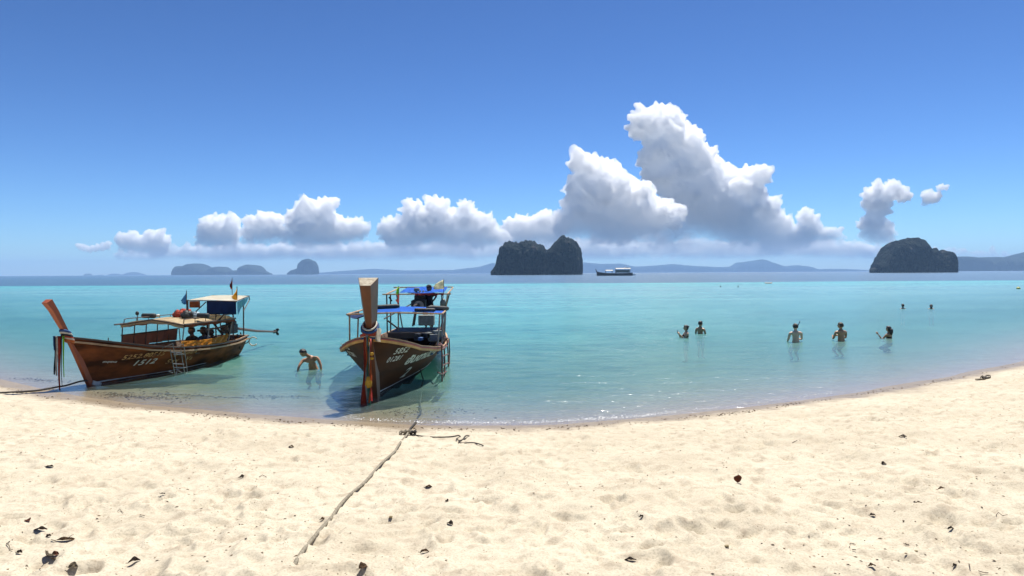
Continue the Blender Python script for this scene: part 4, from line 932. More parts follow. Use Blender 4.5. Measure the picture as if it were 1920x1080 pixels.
# ------------------------------------------------------------------ people
M_skin = {n: mat('skin_' + n, c, tuple(x * .85 for x in c), rough=.5, scale=7, bump=.05) for n, c in (('tan', (.60, .34, .21)), ('brown', (.46, .235, .13)), ('light', (.74, .48, .34)), ('dark', (.13, .065, .04)))}
M_hair = mat('black_hair', (.018, .014, .012), (.008, .006, .005), rough=.45, scale=30, bump=.4)
M_hairb = mat('brown_hair', (.05, .032, .02), (.025, .016, .010), rough=.5, scale=30, bump=.4)
M_eye = mat('dark_eye', (.02, .015, .01), rough=.2, bump=0)
def skinmesh(J, E, root):
    me = bpy.data.meshes.new('sk'); me.from_pydata([tuple(j[0]) for j in J], E, [])
    o = bpy.data.objects.new('sk', me); col.objects.link(o)
    md = o.modifiers.new('s', 'SKIN'); sv = me.skin_vertices[0].data
    for i, j in enumerate(J): sv[i].radius = (j[1], j[1] if len(j) < 3 else j[2]); sv[i].use_root = (i == root)
    sb = o.modifiers.new('u', 'SUBSURF'); sb.levels = 1; sb.render_levels = 1
    dg = bpy.context.evaluated_depsgraph_get(); m2 = bpy.data.meshes.new_from_object(o.evaluated_get(dg)); bpy.data.objects.remove(o)
    return m2
def person(loc, yaw, label, H=1.7, skin='tan', pelvis=(0, 0, .95), lean=(0, 0, 1), arms=None, head=None, look=None, legs=None, hair='short', hairm=None, shorts=None, shirt=None, top=None, vox=.013, female=False, group=None, cat='person', mask=False):
    """local frame: x to the figure's right, y forward, z up; yaw turns it about z. loc: world point under the pelvis"""
    k = H / 1.7; up = Vector(lean).normalized(); P = Vector(pelvis)
    rx = Vector((1, 0, 0)); fw = rx.cross(up) * -1 if False else up.cross(rx)
    fw = Vector((0, 1, 0)) - up * up.y; fw.normalize(); rx = fw.cross(up).normalized()
    A = lambda a, b, c: P + (rx * a + fw * b + up * c) * k
    sh = .165 if female else .20
    J = [(P, .14 * k, .11 * k), (A(0, 0, .16), .125 * k, .10 * k), (A(0, .01, .33), .145 * k, .11 * k), (A(0, -.01, .44), .11 * k, .095 * k), (A(0, 0, .52), .055 * k)]
    E = [(0, 1), (1, 2), (2, 3), (3, 4)]
    hd = Vector(head) if head else A(0, .02, .66)
    J.append((J[4][0].lerp(hd, .45), .052 * k)); E.append((4, 5)); J.append((hd, .07 * k)); E.append((5, 6))
    hands = []
    for sd, a_ in zip((-1, 1), arms or [None, None]):
        s0 = A(sd * sh, 0, .44); n0 = len(J)
        el, wr = a_ if a_ else (A(sd * (sh + .06), -.02, .15), A(sd * (sh + .03), .1, -.09))
        el, wr = Vector(el), Vector(wr)
        J += [(A(sd * .10, 0, .42), .085 * k), (s0, .062 * k), (s0.lerp(el, .4), .05 * k), (el, .040 * k), (el.lerp(wr, .35), .040 * k), (wr, .027 * k)]
        E += [(3, n0), (n0, n0 + 1), (n0 + 1, n0 + 2), (n0 + 2, n0 + 3), (n0 + 3, n0 + 4), (n0 + 4, n0 + 5)]
        hands.append((el, wr, sd))
    for sd, l_ in zip((-1, 1), legs or [None, None]):
        hp = P + (rx * sd * .09) * k + Vector((0, 0, -.06)) * k; n0 = len(J)
        kn, an = l_ if l_ else (hp + Vector((0, .03, -.42)) * k, hp + Vector((0, 0, -.82)) * k)
        kn, an = Vector(kn), Vector(an); ft = an + Vector((sd * .03, .17, -.05)) * k
        J += [(hp, .088 * k), (hp.lerp(kn, .4), .078 * k), (kn, .055 * k), (kn.lerp(an, .3), .055 * k), (an, .036 * k), (ft, .03 * k)]
        E += [(0, n0), (n0, n0 + 1), (n0 + 1, n0 + 2), (n0 + 2, n0 + 3), (n0 + 3, n0 + 4), (n0 + 4, n0 + 5)]
    body = skinmesh(J, E, 0)
    b = bmesh.new(); b.from_mesh(body); bmesh.ops.remove_doubles(b, verts=b.verts, dist=1e-5); bmesh.ops.holes_fill(b, edges=[e for e in b.edges if e.is_boundary], sides=0); bmesh.ops.recalc_face_normals(b, faces=b.faces[:])
    mb = MB(); mb.bm = b
    lk = Vector(look).normalized() if look else fw
    hr = lk.cross(Vector((0, 0, 1))).normalized(); hu = hr.cross(lk).normalized()
    HR = Matrix((hr, lk, hu)).transposed()
    hc = hd + hu * .03 * k
    mb.ball(hc, .098 * k, 3, (.80, .98, 1.18), rot=HR); mb.ball(hc + lk * .03 * k - hu * .05 * k, .07 * k, 3, (.85, .95, 1.0), rot=HR)
    mb.ball(hc + lk * .103 * k - hu * .02 * k, .017 * k, 2, (.8, 1.1, 1.5), rot=HR)                     # nose
    for sd in (-1, 1): mb.ball(hc + hr * sd * .080 * k - hu * .01 * k, .024 * k, 2, (.4, .8, 1.2), rot=HR)  # ears
    mb.ball(hc + lk * .088 * k - hu * .062 * k, .02 * k, 2, (1.3, .6, .5), rot=HR)                      # mouth
    for el, wr, sd in hands:
        d_ = (wr - el).normalized(); u_ = d_.orthogonal().normalized(); v_ = d_.cross(u_)
        if abs(v_.x) > abs(u_.x): u_, v_ = v_, u_
        pc = wr + d_ * .05 * k; mb.ball(pc, .045 * k, 2, (.8, .42, 1.1), rot=Matrix((u_, v_, d_)).transposed())
        for q_, (o_, l_) in enumerate(((-.030, .062), (-.010, .075), (.010, .070), (.028, .055))):
            a_ = pc + u_ * o_ * k + d_ * .035 * k; m_ = a_ + d_ * l_ * .55 * k + v_ * .008 * k; e_ = m_ + d_ * l_ * .40 * k + v_ * .022 * k
            mb.tube([a_, m_, e_], [.0105 * k, .010 * k, .008 * k], 6)
        th = pc - u_ * .035 * k * sd - d_ * .005 * k; mb.tube([th, th - u_ * .022 * k * sd + d_ * .03 * k + v_ * .01 * k, th - u_ * .026 * k * sd + d_ * .055 * k + v_ * .02 * k], [.013 * k, .011 * k, .009 * k], 6)
    me = bpy.data.meshes.new('body'); b.to_mesh(me); b.free()
    o = bpy.data.objects.new('tmpb', me); col.objects.link(o); md = o.modifiers.new('r', 'REMESH'); md.mode = 'VOXEL'; md.voxel_size = vox
    sm = o.modifiers.new('s', 'SMOOTH'); sm.factor = .5; sm.iterations = 3
    dg = bpy.context.evaluated_depsgraph_get(); m2 = bpy.data.meshes.new_from_object(o.evaluated_get(dg)); bpy.data.objects.remove(o)
    m2.polygons.foreach_set('use_smooth', [True] * len(m2.polygons)); m2.name = 'body'
    root = tag(empty('person', loc, yaw), label, cat, group)
    root.scale = (1.12, 1.1, 1)
    link('body', m2, M_skin[skin], root)
    def garment(name, test, off, m_, nz=0.):
        b = bmesh.new(); b.from_mesh(m2); b.normal_update()
        bmesh.ops.delete(b, geom=[f for f in b.faces if not test(f.calc_center_median())], context='FACES')
        if not b.faces: b.free(); return
        for v in b.verts: v.co += v.normal * (off + nz * (mnoise.noise(v.co * 30) + .3))
        bmesh.ops.solidify(b, geom=b.faces[:], thickness=off * .8)
        me_ = bpy.data.meshes.new(name); b.to_mesh(me_); b.free(); me_.polygons.foreach_set('use_smooth', [True] * len(me_.polygons))
        return link(name, me_, m_, root)
    def hairtest(c):
        d_ = c - hc
        if d_.length > .16 * k: return False
        x, y, z = d_.dot(hr), d_.dot(lk), d_.dot(hu)
        return z > .045 * k + .3 * max(y, -.1) or (y < -.015 * k and z > (-.05 if hair == 'short' else -.10) * k)
    hm = hairm or M_hair
    garment('hair', hairtest, .014 * k if hair == 'short' else .022 * k, hm, .006)
    if hair == 'bun': MB().ball(hc - lk * .10 * k + hu * .05 * k, .045 * k, 2, nz=.2).build('hair_bun', hm, root, True)
    if hair == 'long':
        MB().tube([hc - lk * .05 * k, hc - lk * .11 * k - hu * .05 * k, hc - lk * .12 * k - hu * .16 * k, hc - lk * .11 * k - hu * .27 * k], [.06 * k, .075 * k, .065 * k, .03 * k], 10).build('hair_length', hm, root, True)
    if hair == 'cap':
        MB().ball(hc + hu * .055 * k, .108 * k, 3, (.85, 1.0, .75), rot=HR).build('cap', C_black, root, True); MB().ball(hc + hu * .055 * k + lk * .12 * k, .07 * k, 2, (.9, .9, .15), rot=HR).build('cap_brim', C_black, root, True)
    for sd in (-1, 1): MB().ball(hc + hr * sd * .033 * k + lk * .088 * k + hu * .012 * k, .011 * k, 1).build('eye', M_eye, root, True)
    pz = P
    if shorts: garment('shorts', lambda c: (c - P).dot(up) < .05 * k and c.z > P.z - .36 * k and abs((c - P).dot(rx)) < .24 * k and (c - P).length < .42 * k, .012, shorts)
    if shirt: garment('shirt', lambda c: .0 < (c - P).dot(up) < .50 * k and abs((c - P).dot(rx)) < .24 * k and (c - hc).length > .17 * k, .013, shirt)
    if top: garment('bikini_top', lambda c: .27 * k < (c - P).dot(up) < .33 * k and abs((c - P).dot(rx)) < .17 * k and abs((c - P).dot(fw)) < .2, .007, top)
    if mask:
        P_ = [hc + hr * math.sin(a) * .092 * k + lk * math.cos(a) * .105 * k + hu * .012 * k for a in np.linspace(0, 2 * math.pi, 24)]
        MB().tube(P_, .011, 5).build('mask_strap', C_black, root)
        MB().ball(hc + lk * .10 * k + hu * .012 * k, .05 * k, 2, (1.3, .45, .75), rot=HR).build('mask_lens', M_grey, root, True)
        MB().tube([hc + hr * .09 * k - hu * .06 * k, hc + hr * .10 * k + hu * .05 * k, hc + hr * .155 * k + hu * .17 * k], .012, 7).build('snorkel', C_blue, root)
        MB().tube([hc + hr * .155 * k + hu * .17 * k, hc + hr * .165 * k + hu * .205 * k], .014, 7).build('snorkel_tip', C_org, root)
    return root
V = Vector
# the man bending in the shallows between the boats
w0 = onz(590, 691); gz_ = float(ground(w0.x, w0.y))
person((w0.x, w0.y, 0), R(180), 'bare-chested man bending forward in the shallows between the two boats', H=1.68, skin='brown', pelvis=(0, 0, -.10), lean=(.20, .30, 1),
       head=(.21, .30, .50), look=(.25, .72, -.62), arms=[((-.20, .16, .14), (-.24, .20, -.08)), ((.33, .26, .14), (.37, .34, -.06))],
       legs=[((-.12, .10, gz_ * .62), (-.10, -.16, gz_ + .06)), ((.14, .16, gz_ * .62), (.14, -.12, gz_ + .06))], hair='short', shorts=C_blue, vox=.011)
def wader(px, pyw, pyt, label, yaw, **kw):
    w_ = onz(px, pyw); zt = at(px, pyt, w_.y).z; g_ = float(ground(w_.x, w_.y)); H = kw.pop('H', 1.7); k = H / 1.7
    pz = zt - .80 * k                    # pelvis height so that the crown reaches the measured height
    drop = pz - g_ - .07
    legs = []
    for sd in (-1, 1):
        hipz = pz - .06 * k; ln = .80 * k
        if drop >= ln: kn, an = V((sd * .09, .04, hipz - .40 * k)), V((sd * .10, .0, max(hipz - ln, g_ + .06)))
        else:
            h_ = max(drop, .15); f_ = math.sqrt(max((.41 * k) ** 2 - (h_ / 2) ** 2, 0)); kn, an = V((sd * .11, f_ * .9, hipz - h_ / 2)), V((sd * .11, .0, g_ + .07))
        legs.append((kn, an))
    arms = kw.pop('arms', None)
    if arms: arms = [None if a is None else tuple(V(q_) * k + V((0, 0, pz)) for q_ in a) for a in arms]
    return person((w_.x, w_.y, 0), yaw, label, H=H, pelvis=(0, 0, pz), legs=legs, arms=arms, group='bathers in the turquoise water', **kw), w_, pz, k
ph_arms = [((-.19, .17, .17), (-.10, .30, .40)), ((.19, .17, .17), (.02, .32, .40))]
_, w_, pz, k = wader(1287, 633, 610, 'dark-haired woman seen from the side, holding up a phone in both hands', R(92), H=1.6, skin='tan', arms=ph_arms, hair='bun', female=True, top=C_black, shorts=C_black)
def phone(w_, yaw, p, label):
    t = tag(MB().box((0, 0, 0), (.075, .012, .15), bev=.004).build('phone', M_roll), label, 'phone'); c_, s_ = math.cos(yaw), math.sin(yaw)
    t.location = (w_.x + p[0] * c_ - p[1] * s_, w_.y + p[0] * s_ + p[1] * c_, p[2]); t.rotation_euler = (0, 0, yaw)
phone(w_, R(92), (-.04, .39, pz + .50 * k), 'black phone held up by the leftmost bather')
wader(1313, 626, 602, 'bearded man standing beside the woman with the phone, turned to the right', R(-55), skin='brown', arms=[((-.24, .0, .17), (-.10, .22, .12)), ((.24, .05, .17), (.06, .26, .16))], hair='short', shorts=C_black)
wader(1492, 641, 607, 'man with a diving mask and orange-tipped snorkel seen from behind', R(4), H=1.74, skin='light', arms=[((-.255, .06, .14), (-.17, .27, .12)), ((.255, .06, .17), (.15, .27, .20))], hair='short', hairm=M_hairb, shorts=C_blue, mask=True)
wader(1577, 639, 605, 'bare-backed man with cropped hair seen from behind, between the snorkeller and the small woman', R(14), H=1.76, skin='brown', arms=[((-.26, .08, .16), (-.12, .28, .22)), ((.25, .06, .18), (.12, .27, .26))], look=(-.5, .85, -.1), hair='short', hairm=M_hairb, shorts=C_black)
_, w_, pz, k = wader(1667, 634, 612, 'long-haired woman chest-deep with one hand raised, right of the two men seen from behind', R(35), H=1.58, skin='brown', arms=[((-.25, .16, .20), (-.30, .28, .42)), ((.22, .04, .16), (.16, .22, .10))], hair='long', female=True, top=C_black, shorts=C_black)
wader(1693, 579, 570, 'distant swimmer with a hair bun, only head and shoulders above the water', R(10), H=1.62, skin='light', hair='bun', vox=.016, female=True, top=C_black)
wader(1746, 579, 571, 'distant swimmer with dark loose hair at the far right of the bathers', R(-30), H=1.6, skin='tan', hair='long', vox=.016, female=True, top=C_black)
for px, lab in ((1351, 'tiny far swimmer, only a dark head left of the orange float'), (1384, 'tiny far swimmer, the nearer to the orange float of two dark heads')):
    wader(px, 538.5, 535.5, lab, R(0), H=1.7, skin='dark', hair='short', vox=.02)
# people under the left boat's canopy, shade put into dark skin and clothes
for px, x_, lab, sk in ((362, 4.36, 'person painted dark as shade, sitting under the cream canopy, nearest the bow', C_black), (384, 5.0, 'person painted dark as shade, middle of the three sitting under the cream canopy', C_blue), (408, 5.7, 'person leaning forward in the shade of the canopy, nearest the engine', C_black)):
    hp = B1.pix(px, 621, x=x_); wp = B1.world(V((x_, hp.y, 0)))
    pz = hp.z - .66; sit = R(150)
    person((wp.x, wp.y, 0), sit, lab, skin='dark', pelvis=(0, 0, pz), lean=(0, .05 if px < 400 else .35, 1), arms=[((-.26, .05, pz + .18), (-.1, .3, pz + .08)), ((.26, .05, pz + .18), (.1, .3, pz + .08))],
           legs=[((-.12, .36, pz + .04), (-.12, .28, pz - .34)), ((.12, .36, pz + .04), (.12, .28, pz - .34))], hair='short' if px != 384 else 'long', shirt=sk, shorts=C_black, group='people seated in the left boat', vox=.014)
    MB().box(B1.loc(V((wp.x, wp.y, pz - .13))), (.35, .5, .05)).build('seat_board', M_inner, r1)
# the boatman
fp = B2.pix(805, 613, x=10.0); wp = B2.world(V((10.0, fp.y, 0)))
person((wp.x, wp.y, 0), R(165), "boatman in dark shirt, shorts and cap standing on the right boat's stern", H=1.62, skin='dark', pelvis=(0, 0, .77 + .88), arms=[((-.30, .10, 2.00), (-.22, .24, 1.80)), ((.42, .06, 2.08), (.62, .10, 2.12))],
       hair='cap', shirt=C_black, shorts=mat('patterned_shorts', (.26, .20, .14), (.05, .04, .04), rough=.8, scale=25, bump=0, contrast=(.48, .52)), legs=[((-.10, .04, .77 + .46), (-.11, 0, .83)), ((.10, .04, .77 + .46), (.11, 0, .83))])

# ------------------------------------------------------------------ far boats, float and buoy
M_wpaint = mat('white_boat_paint', (.78, .78, .74), (.6, .6, .58), rough=.5, scale=3, bump=0)
def smallhull(L_, W_, H_, m_, parent, up=.3, name='hull'):
    P = []
    for i in range(13):
        f = i / 12; w_ = W_ / 2 * (1 - abs(2 * f - 1) ** 3 * .85) + .02; z_ = H_ * (1 + up * (abs(2 * f - 1) ** 3) * (2.4 if f < .5 else .6)); x = (f - .5) * L_
        P.append([V((x, -w_, z_)), V((x, -w_ * .75, -.1)), V((x, w_ * .75, -.1)), V((x, w_, z_))])
    return MB().rings(P).build(name, m_, parent)
def sized(px0, px1, pyw): a, b = onz(px0, pyw), onz(px1, pyw); return (a + b) / 2, (b - a).length
c, L_ = sized(1129, 1177, 517); t = tag(empty('longtail_boat', c), 'distant dark long-tail boat with two white roofs, right of the notched islet', 'boat')
s_ = L_ / 14
smallhull(L_, 2.6 * s_, 1.0 * s_, M_engine if False else M_dark, t)
MB().tube([V((-L_ * .49, 0, 1.2 * s_)), V((-L_ * .53, 0, 2.7 * s_))], [.22 * s_, .14 * s_], 6).build('prow', M_dark, t)
for x0_, x1_, z_ in ((-.26, -.06, 2.0), (.02, .43, 2.7)):
    MB().hexa([V((L_ * a_, b_ * 1.5 * s_, z_ * s_)) for a_, b_ in ((x0_, -1), (x1_, -1), (x1_, 1), (x0_, 1))], [V((L_ * a_, b_ * .5 * s_, (z_ + .28) * s_)) for a_, b_ in ((x0_, -1), (x1_, -1), (x1_, 1), (x0_, 1))]).build('roof', M_whitecan, t)
    for x in (x0_ + .01, x1_ - .01):
        for y in (-.9, .9): MB().tube([V((L_ * x, y * s_, .9 * s_)), V((L_ * x, y * s_, z_ * s_))], .07 * s_, 5).build('post', M_iron, t)
MB().box((L_ * .22, 0, 1.75 * s_), (L_ * .38, 1.5 * s_, 1.2 * s_)).build('cabin', M_grey, t); MB().box((L_ * .33, 0, 3.0 * s_), (L_ * .12, 1.2 * s_, .4 * s_)).build('cargo', M_wpaint, t)
MB().tube([V((L_ * .31, 0, 2.8 * s_)), V((L_ * .31, 0, 4.1 * s_))], .06 * s_, 5).build('mast', M_wpaint, t)
def dinghy(px0, px1, pyw, label, m_=M_wpaint, cabin=True, h=.6, yawd=0.):
    c, L_ = sized(px0, px1, pyw); t = tag(empty('small_boat', c, yawd), label, 'boat'); s_ = L_ / 5
    smallhull(L_, 1.6 * s_, h * s_, m_, t)
    if cabin: MB().hexa([V((x * s_, y * s_, h * s_)) for x, y in ((-.6, -.5), (1.3, -.5), (1.3, .5), (-.6, .5))], [V((x * s_, y * s_, (h + .8) * s_)) for x, y in ((-.1, -.4), (1.2, -.4), (1.2, .4), (-.1, .4))]).build('cabin', M_wpaint, t)
    else: MB().box((.3 * s_, 0, h * .8 * s_), (.3 * s_, 1.2 * s_, .1 * s_)).build('thwart', M_grey, t)
    return t
dinghy(1182, 1190, 516.3, 'small white dinghy floating just behind the distant dark boat', cabin=False, h=.9)
dinghy(1341, 1347, 507.6 + 1.2, 'tiny white motorboat far out before the pale coast')
dinghy(931, 940, 510.6, 'small yellow-white boat under the left foot of the notched islet', m_=mat('yellow_boat_paint', (.75, .70, .20), rough=.5, bump=0))
dinghy(983, 994, 510.8, 'small white-roofed boat under the middle of the notched islet')
c, L_ = sized(1434, 1448, 531.5); t = tag(empty('kayak', c), 'orange inflatable float lying far out on the line where the water turns dark', 'kayak')
s_ = L_ / 4; M_ok = mat('orange_vinyl', (.80, .26, .06), (.7, .2, .04), rough=.4, scale=2, bump=0)
P = [V((L_ / 2 * math.cos(a), .45 * s_ * math.sin(a), .22 * s_ + .10 * s_ * abs(math.cos(a)) ** 3)) for a in np.linspace(0, 2 * math.pi, 29)]
MB().tube(P, .20 * s_, 9, False).build('side_tube', M_ok, t, True); MB().box((0, 0, .15 * s_), (L_ * .9, .7 * s_, .1 * s_), bev=.03).build('floor', M_canvas, t)
c = onz(1909.5, 542); t = tag(empty('buoy', c), 'small yellow mooring buoy at the right edge of the turquoise water', 'buoy')
MB().ball(V((0, 0, .10)), .27, 3, (1, 1, .9)).build('buoy_body', mat('yellow_buoy', (.75, .68, .16), rough=.4, bump=0), t, True); MB().tube([V((0, 0, .3)), V((0, 0, .42))], .04).build('ring_handle', M_iron, t)

# ------------------------------------------------------------------ leaves, twigs and scraps on the sand
M_leaf = [mat('dry_leaf_' + n, c, tuple(x * .5 for x in c), rough=.75, scale=25, bump=.6, transl=.1) for n, c in (('brown', (.20, .115, .05)), ('dark', (.075, .045, .025)), ('grey', (.24, .19, .12)), ('red', (.22, .07, .03)))]
def leaf_rows(L_, W_, curl, fold, ph):
    rows = []
    for i in range(9):
        f = i / 8; w_ = W_ * math.sin(math.pi * min(1, f * .96 + .02)) ** .75; zc_ = math.sin(f * math.pi) * curl * L_; row = []
        for j in range(5):
            g_ = (j - 2) / 2; row.append(V(((f - .5) * L_, g_ * w_ / 2 * math.cos(fold), zc_ + abs(g_) * w_ * .5 * math.sin(fold) + .004 * math.sin(f * 11 + j * 2 + ph))))
        rows.append(row)
    return rows
def dry_leaf(px, py, size, mi, yaw, curl, fold, label, tilt=(0, 0), aspect=.5, stalk=True):
    curl *= .3; fold *= .55; aspect = min(1.0, aspect * 1.5); tilt = (tilt[0] * .6, tilt[1])
    p = gpt(px, py, .004); L_ = size * p.y / F * 1.02
    t = tag(empty('dry_leaf', p, yaw), label, 'leaf', 'dry leaves on the sand')
    Rm = Matrix.Rotation(tilt[0], 3, 'X') @ Matrix.Rotation(tilt[1], 3, 'Y')
    rows = [[Rm @ q_ for q_ in r_] for r_ in leaf_rows(L_, L_ * aspect, curl, fold, px)]
    zmin = min(q_.z for r_ in rows for q_ in r_); rows = [[q_ - V((0, 0, zmin)) for q_ in r_] for r_ in rows]
    MB().sheet(rows, .0015).build('leaf_blade', M_leaf[mi], t)
    if stalk: e_ = rows[0][2]; MB().tube([e_, e_ + (Rm @ V((-L_ * .2, .1 * L_, .0)))], .0018 + L_ * .008, 5).build('stalk', M_leaf[1], t)
for a in [(90, 1044, 20, 2, 1.9, .25, .7, 'large grey-brown dry leaf standing on edge at the lower left', (1.0, .2), .75),
          (103, 1042, 13, 3, .4, .3, .9, 'small reddish curled leaf leaning on the large one at the lower left', (.8, 0), .7),
          (100, 1051, 12, 0, 2.4, .2, .8, 'brown leaf scrap under the pair at the lower left', (.3, .2), .6),
          (137, 1067, 17, 2, .8, .35, .9, 'folded grey-brown leaf just right of the leaf pair', (.9, .3), .85),
          (252, 1055, 20, 1, .5, .35, 1.2, 'dark tightly curled leaf, alone near the bottom left', (.3, 0), .5),
          (76, 995, 23, 1, .15, .15, 1.0, 'long dark curled leaf above the twiggy clump', (.1, 0), .35),
          (122, 1015, 38, 0, .05, .10, 1.1, 'longest brown rolled leaf with a twig sticking up', (.1, 0), .22),
          (91, 1007, 9, 1, 1., .3, .8, 'small dark leaf between the long curled leaf and the longest rolled one', (.5, 0), .8),
          (52, 978, 13, 3, -.6, .3, .8, 'small red-brown leaf uppermost in the lower left clump', (.2, 0), .6),
          (93, 876, 15, 1, .0, .15, .8, 'flat black leaf on the clean sand at the left', (.0, 0), .35),
          (36, 1038, 11, 1, .1, .4, .9, 'crumpled dark scrap at the far lower left', (.6, 0), .6),
          (844, 984, 14, 1, -.7, .3, 1.0, 'black forked leaf scrap in the middle foreground', (.4, 0), .6),
          (796, 1037, 17, 0, .3, .5, .7, 'crescent-shaped curled leaf near the bottom centre', (.2, 0), .4),
          (838, 941, 8, 1, -.8, .3, .8, 'tiny dark leaf up and left of the forked scrap', (.5, 0), .7),
          (804, 914, 13, 0, .2, .2, .9, 'small brown leaf right of the rope', (.2, 0), .4),
          (680, 1065, 18, 0, .9, .5, .7, 'crumpled brown leaf cluster at the bottom edge', (.7, 0), .6),
          (1384, 907, 17, 3, 1.5, .1, .5, 'upright red-brown pointed leaf stuck in the sand on the right half', (.0, 1.2), .6),
          (1182, 1052, 22, 1, .0, .15, 1.1, 'long dark leaf near the bottom right of centre', (.1, 0), .3),
          (1203, 970, 9, 1, .1, .3, .8, 'small dark leaf above the long dark one', (.3, 0), .5),
          (1691, 820, 11, 1, -.5, .2, .9, 'small dark stick-like leaf high on the right-hand sand', (.2, 0), .4),
          (1657, 871, 10, 1, .3, .4, .7, 'small dark folded leaf left of the curved twig on the right', (.6, 0), .8),
          (1766, 918, 16, 0, .2, .3, .9, 'arched grey-brown leaf on the right-hand sand', (.2, 0), .3),
          (1636, 968, 11, 1, .0, .3, 1.0, 'short dark leaf left of the flat one on the right', (.2, 0), .5),
          (1694, 979, 7, 0, .9, .2, .8, 'small slanting leaf right of the short dark one', (.1, 0), .4),
          (1783, 993, 12, 1, .1, .5, .6, 'dark hooked leaf standing on the right-hand sand', (.4, 0), .4),
          (1723, 944, 11, 0, -.2, .3, .9, 'thin brown leaf in a dimple on the right', (.1, 0), .3),
          (1635, 1063, 14, 0, .0, .5, .7, 'boat-shaped curled leaf near the bottom right', (.2, 0), .4),
          (1790, 1062, 12, 1, .6, .3, .9, 'dark slanting leaf near the bottom right corner', (.1, 0), .35),
          (1700, 1023, 9, 1, -.9, .1, .9, 'narrow dark leaf sloping right, lower right sand', (.1, 0), .25),
          (454, 896, 11, 1, .2, .4, .7, 'dark scrap in the middle of the left-hand sand', (.5, 0), .6),
          (305, 927, 11, 1, -.2, .1, .9, 'thin black leaf lying flat left of centre', (.0, 0), .25),
          (546, 839, 10, 0, .1, .3, .9, 'small brown leaf below the shoreline left of the rope', (.2, 0), .5),
          (605, 975, 9, 0, .3, .3, .8, 'small brown leaf lying on the rope\'s buried stretch', (.3, 0), .6)]: dry_leaf(*a)
def twig(pts, r, label, lift=.01):
    P = [gpt(x, y, lift) for x, y in pts]; c = P[0].copy()
    o = MB().tube([p - c + V((0, 0, r * 2 * math.sin(i * 2.1))) for i, p in enumerate(P)], [r * (1 - .4 * i / len(P)) for i in range(len(P))], 5).build('twig', M_leaf[1]); o.location = c
    tag(o, label, 'twig', 'twigs on the sand')
twig([(24, 1014), (17, 1019), (12, 1021)], .003, 'thin straight twig end at the far left'); twig([(12, 1021), (17, 1026), (19, 1031), (24, 1033)], .003, 'bent thin twig at the far left')
twig([(128, 1014), (134, 1009), (138, 1006)], .003, 'short twig sticking up from the longest rolled leaf', .02)
twig([(486, 896), (492, 893), (500, 895)], .004, 'small pale twig beside the dark scrap left of centre')
twig([(1868, 968), (1872, 964), (1880, 968), (1889, 967)], .003, 'looped thin twig at the right edge')
twig([(1593, 1028), (1594, 1022), (1599, 1020), (1604, 1023)], .003, 'thin curved twig at the lower right'); twig([(1598, 1033), (1605, 1035)], .004, 'short thick twig under the curved one')
twig([(1817, 1060), (1819, 1070)], .0035, 'upright dark twig near the bottom right corner'); twig([(1835, 1073), (1842, 1077), (1853, 1075)], .003, 'dark twig at the bottom right edge')
twig([(221, 960), (224, 957), (228, 960), (231, 963)], .003, 'small curled stem left of centre'); twig([(262, 967), (272, 970)], .003, 'short sloping stem right of the curled one')
twig([(1486, 831), (1495, 828)], .005, 'pale short stick on the right-hand sand'); twig([(1693, 816), (1699, 822)], .010, 'stubby dark stick high on the right-hand sand')
for i, (px, py, s_, lab) in enumerate(((1363, 1025, 7, 'small yellow-brown pebble at the lower right of centre'), (1718, 1034, 5, 'tiny olive pebble near the bottom right'), (733, 970, 6, 'brown pebble in a footprint left of the forked scrap'))):
    p = gpt(px, py); r_ = s_ * p.y / F * .5
    o = MB().ball(V((0, 0, r_ * .4)), r_, 3, (1.2, 1, .7), .3).build('pebble', mat('pebble_%s' % 'abc'[i], (.36, .28, .14), rough=.7, scale=40), None, True); o.location = p; tag(o, lab, 'pebble', 'pebbles on the sand')
# sandals
for k_, (px, py, yw, lab) in enumerate(((1838, 712.5, .1, 'left sandal of the pair on the sand, lying strap up at the right edge'), (1849, 710, .35, 'right sandal of the pair on the sand, tipped on its side'))):
    p = gpt(px, py, .01); t = tag(empty('sandal', p, yw), lab, 'sandal', 'pair of sandals')
    so_ = [V((.14 * math.cos(a) , .05 * math.sin(a) * (1 + .2 * math.cos(a)), 0)) for a in np.linspace(0, 2 * math.pi, 17)[:-1]]
    MB().hexa(so_, [q_ + V((0, 0, .022)) for q_ in so_]).build('sole', M_leaf[2] if k_ == 0 else M_ropedk, t)
    for sx_ in (.04, .09): MB().tube([V((sx_, -.05, .02)), V((sx_ + .01, -.03, .075)), V((sx_ + .01, .03, .075)), V((sx_, .05, .02))], .010, 6).build('strap', M_ropedk, t, True)
    if k_: MB().tube([V((-.12, -.03, .02)), V((-.14, 0, .085)), V((-.12, .03, .02))], .008, 6).build('strap', M_ropedk, t, True)

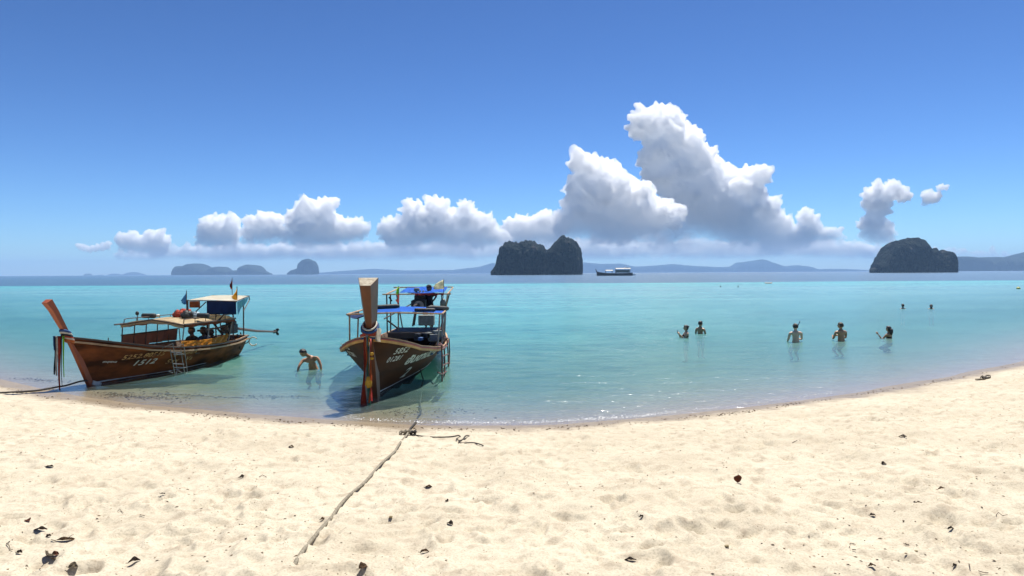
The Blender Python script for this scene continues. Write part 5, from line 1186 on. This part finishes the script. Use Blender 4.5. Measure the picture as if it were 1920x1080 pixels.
# countless small scraps: one object each
def scatter(name, pts, smin, smax, mats, label, flat=.3, seed=3):
    rg = np.random.RandomState(seed); vs_, fs_, mi_ = [], [], []
    for p in pts:
        s_ = smin + (smax - smin) * rg.rand() ** 3; a = rg.rand() * 6.28; el = rg.uniform(.25, 1.) * s_
        d1 = V((math.cos(a), math.sin(a), rg.uniform(-flat, flat))) * s_; d2 = V((-math.sin(a), math.cos(a), rg.uniform(-flat, flat) + flat * .8)) * el * .6
        n0 = len(vs_); c_ = V(p) + V((0, 0, s_ * .12))
        vs_ += [tuple(c_ - d1), tuple(c_ - d2 * .8 + d1 * .1), tuple(c_ + d1 * .9), tuple(c_ + d2), tuple(c_ + V((0, 0, s_ * .35)))]
        m_ = rg.randint(len(mats))
        for f_ in ((0, 1, 4), (1, 2, 4), (2, 3, 4), (3, 0, 4)): fs_.append([n0 + q_ for q_ in f_]); mi_.append(m_)
    me = bpy.data.meshes.new(name); me.from_pydata(vs_, [], fs_); o = bpy.data.objects.new(name, me); col.objects.link(o)
    for m_ in mats: me.materials.append(m_)
    me.polygons.foreach_set('material_index', mi_)
    return tag(o, label, name.replace('_', ' '), kind='stuff')
P = []
for _ in range(8500):
    yv = rng.uniform(3.2, 13) ** 1.0; xv = rng.uniform(-.8, .8) * yv
    dn = float(vnoise(np.array(xv * .9), np.array(yv * 1.2), 201)) + .5
    if inland(xv, yv) > .5 and rng.rand() < dn ** 2 * 1.6 + (.25 if xv > 2 and yv < 6 else 0): P.append((xv, yv, float(ground(xv, yv))))
for _ in range(500):
    yv = rng.uniform(13, 23); xv = rng.uniform(8, 18)
    if inland(xv, yv) > .5: P.append((xv, yv, float(ground(xv, yv))))
scatter('sand_scraps', P, .005, .021, [M_leaf[0], M_leaf[1], M_leaf[2]], 'tiny dark leaf crumbs and stem bits strewn over the whole beach')
# the drift line: a point on the photograph's line every few pixels
dl = [(0, 725), (67, 740), (140, 752), (200, 760), (300, 772), (400, 781), (500, 788), (633, 797), (800, 805), (900, 806.5), (1000, 804), (1100, 800), (1200, 793.5), (1300, 784), (1400, 772), (1500, 757), (1600, 741), (1700, 726), (1800, 708), (1850, 697), (1920, 681), (1990, 662)]
P = []
for _ in range(2600):
    px = rng.uniform(0, 1980); py = np.interp(px, *zip(*dl)); cl = float(vnoise(np.array(px * .03), np.array(.5), 77)) + .5
    if rng.rand() < .25 + 1.1 * cl ** 2:
        p = gpt(px, py + rng.normal(0, 1.5 + 1.0 * (px < 1300)), .0, False); P.append(tuple(p))
scatter('drift_weed', P, .007, .036, [M_leaf[0], M_leaf[1], mat('dry_seaweed', (.10, .065, .03), rough=.9, scale=20)], 'brown line of seaweed crumbs along the upper edge of the wet sand', .5, 5)
# sunken weed off the left boat's bow
P = []
for cx_, cy_, sx_, sy_, n_ in ((265, 738, 45, 4, 420), (330, 727, 30, 3, 160), (400, 728, 60, 1.6, 260), (520, 722, 45, 1.6, 110), (75, 708, 22, 2, 140), (215, 733, 20, 2.5, 160), (560, 718, 14, 1.5, 60), (860, 750, 40, 8, 120), (760, 760, 30, 6, 120)):
    for _ in range(n_):
        px, py = rng.normal(cx_, sx_), rng.normal(cy_, sy_); p = onz(px, py); g_ = float(ground(p.x, p.y))
        if g_ < .0: P.append((p.x, p.y, g_ + .01))
scatter('sunken_weed', P, .012, .055, [M_leaf[1], M_leaf[0]], 'brown weed and leaf litter lying in the shallow water off the boats', .4, 6)
# white froth along the water's edge, with sun glints painted in as white flecks
M_foam_glints = mat('white_foam_glints', (.85, .86, .85), (.75, .77, .77), rough=.4, bump=0)
P = []
for _ in range(4200):
    px = rng.uniform(640, 1560); w_ = 1 if 780 < px < 1270 else .35
    if rng.rand() > w_ * (.3 + .9 * (float(vnoise(np.array(px * .05), np.array(3.1), 99)) + .5)): continue
    py = np.interp(px, *zip(*shore_px)) - abs(rng.normal(0, 3.2)) - 1; p = onz(px, py); P.append((p.x, p.y, .02))
scatter('foam_glints', P, .005, .026, [M_foam_glints], 'thin broken lace of white foam where the water meets the sand', .15, 8)
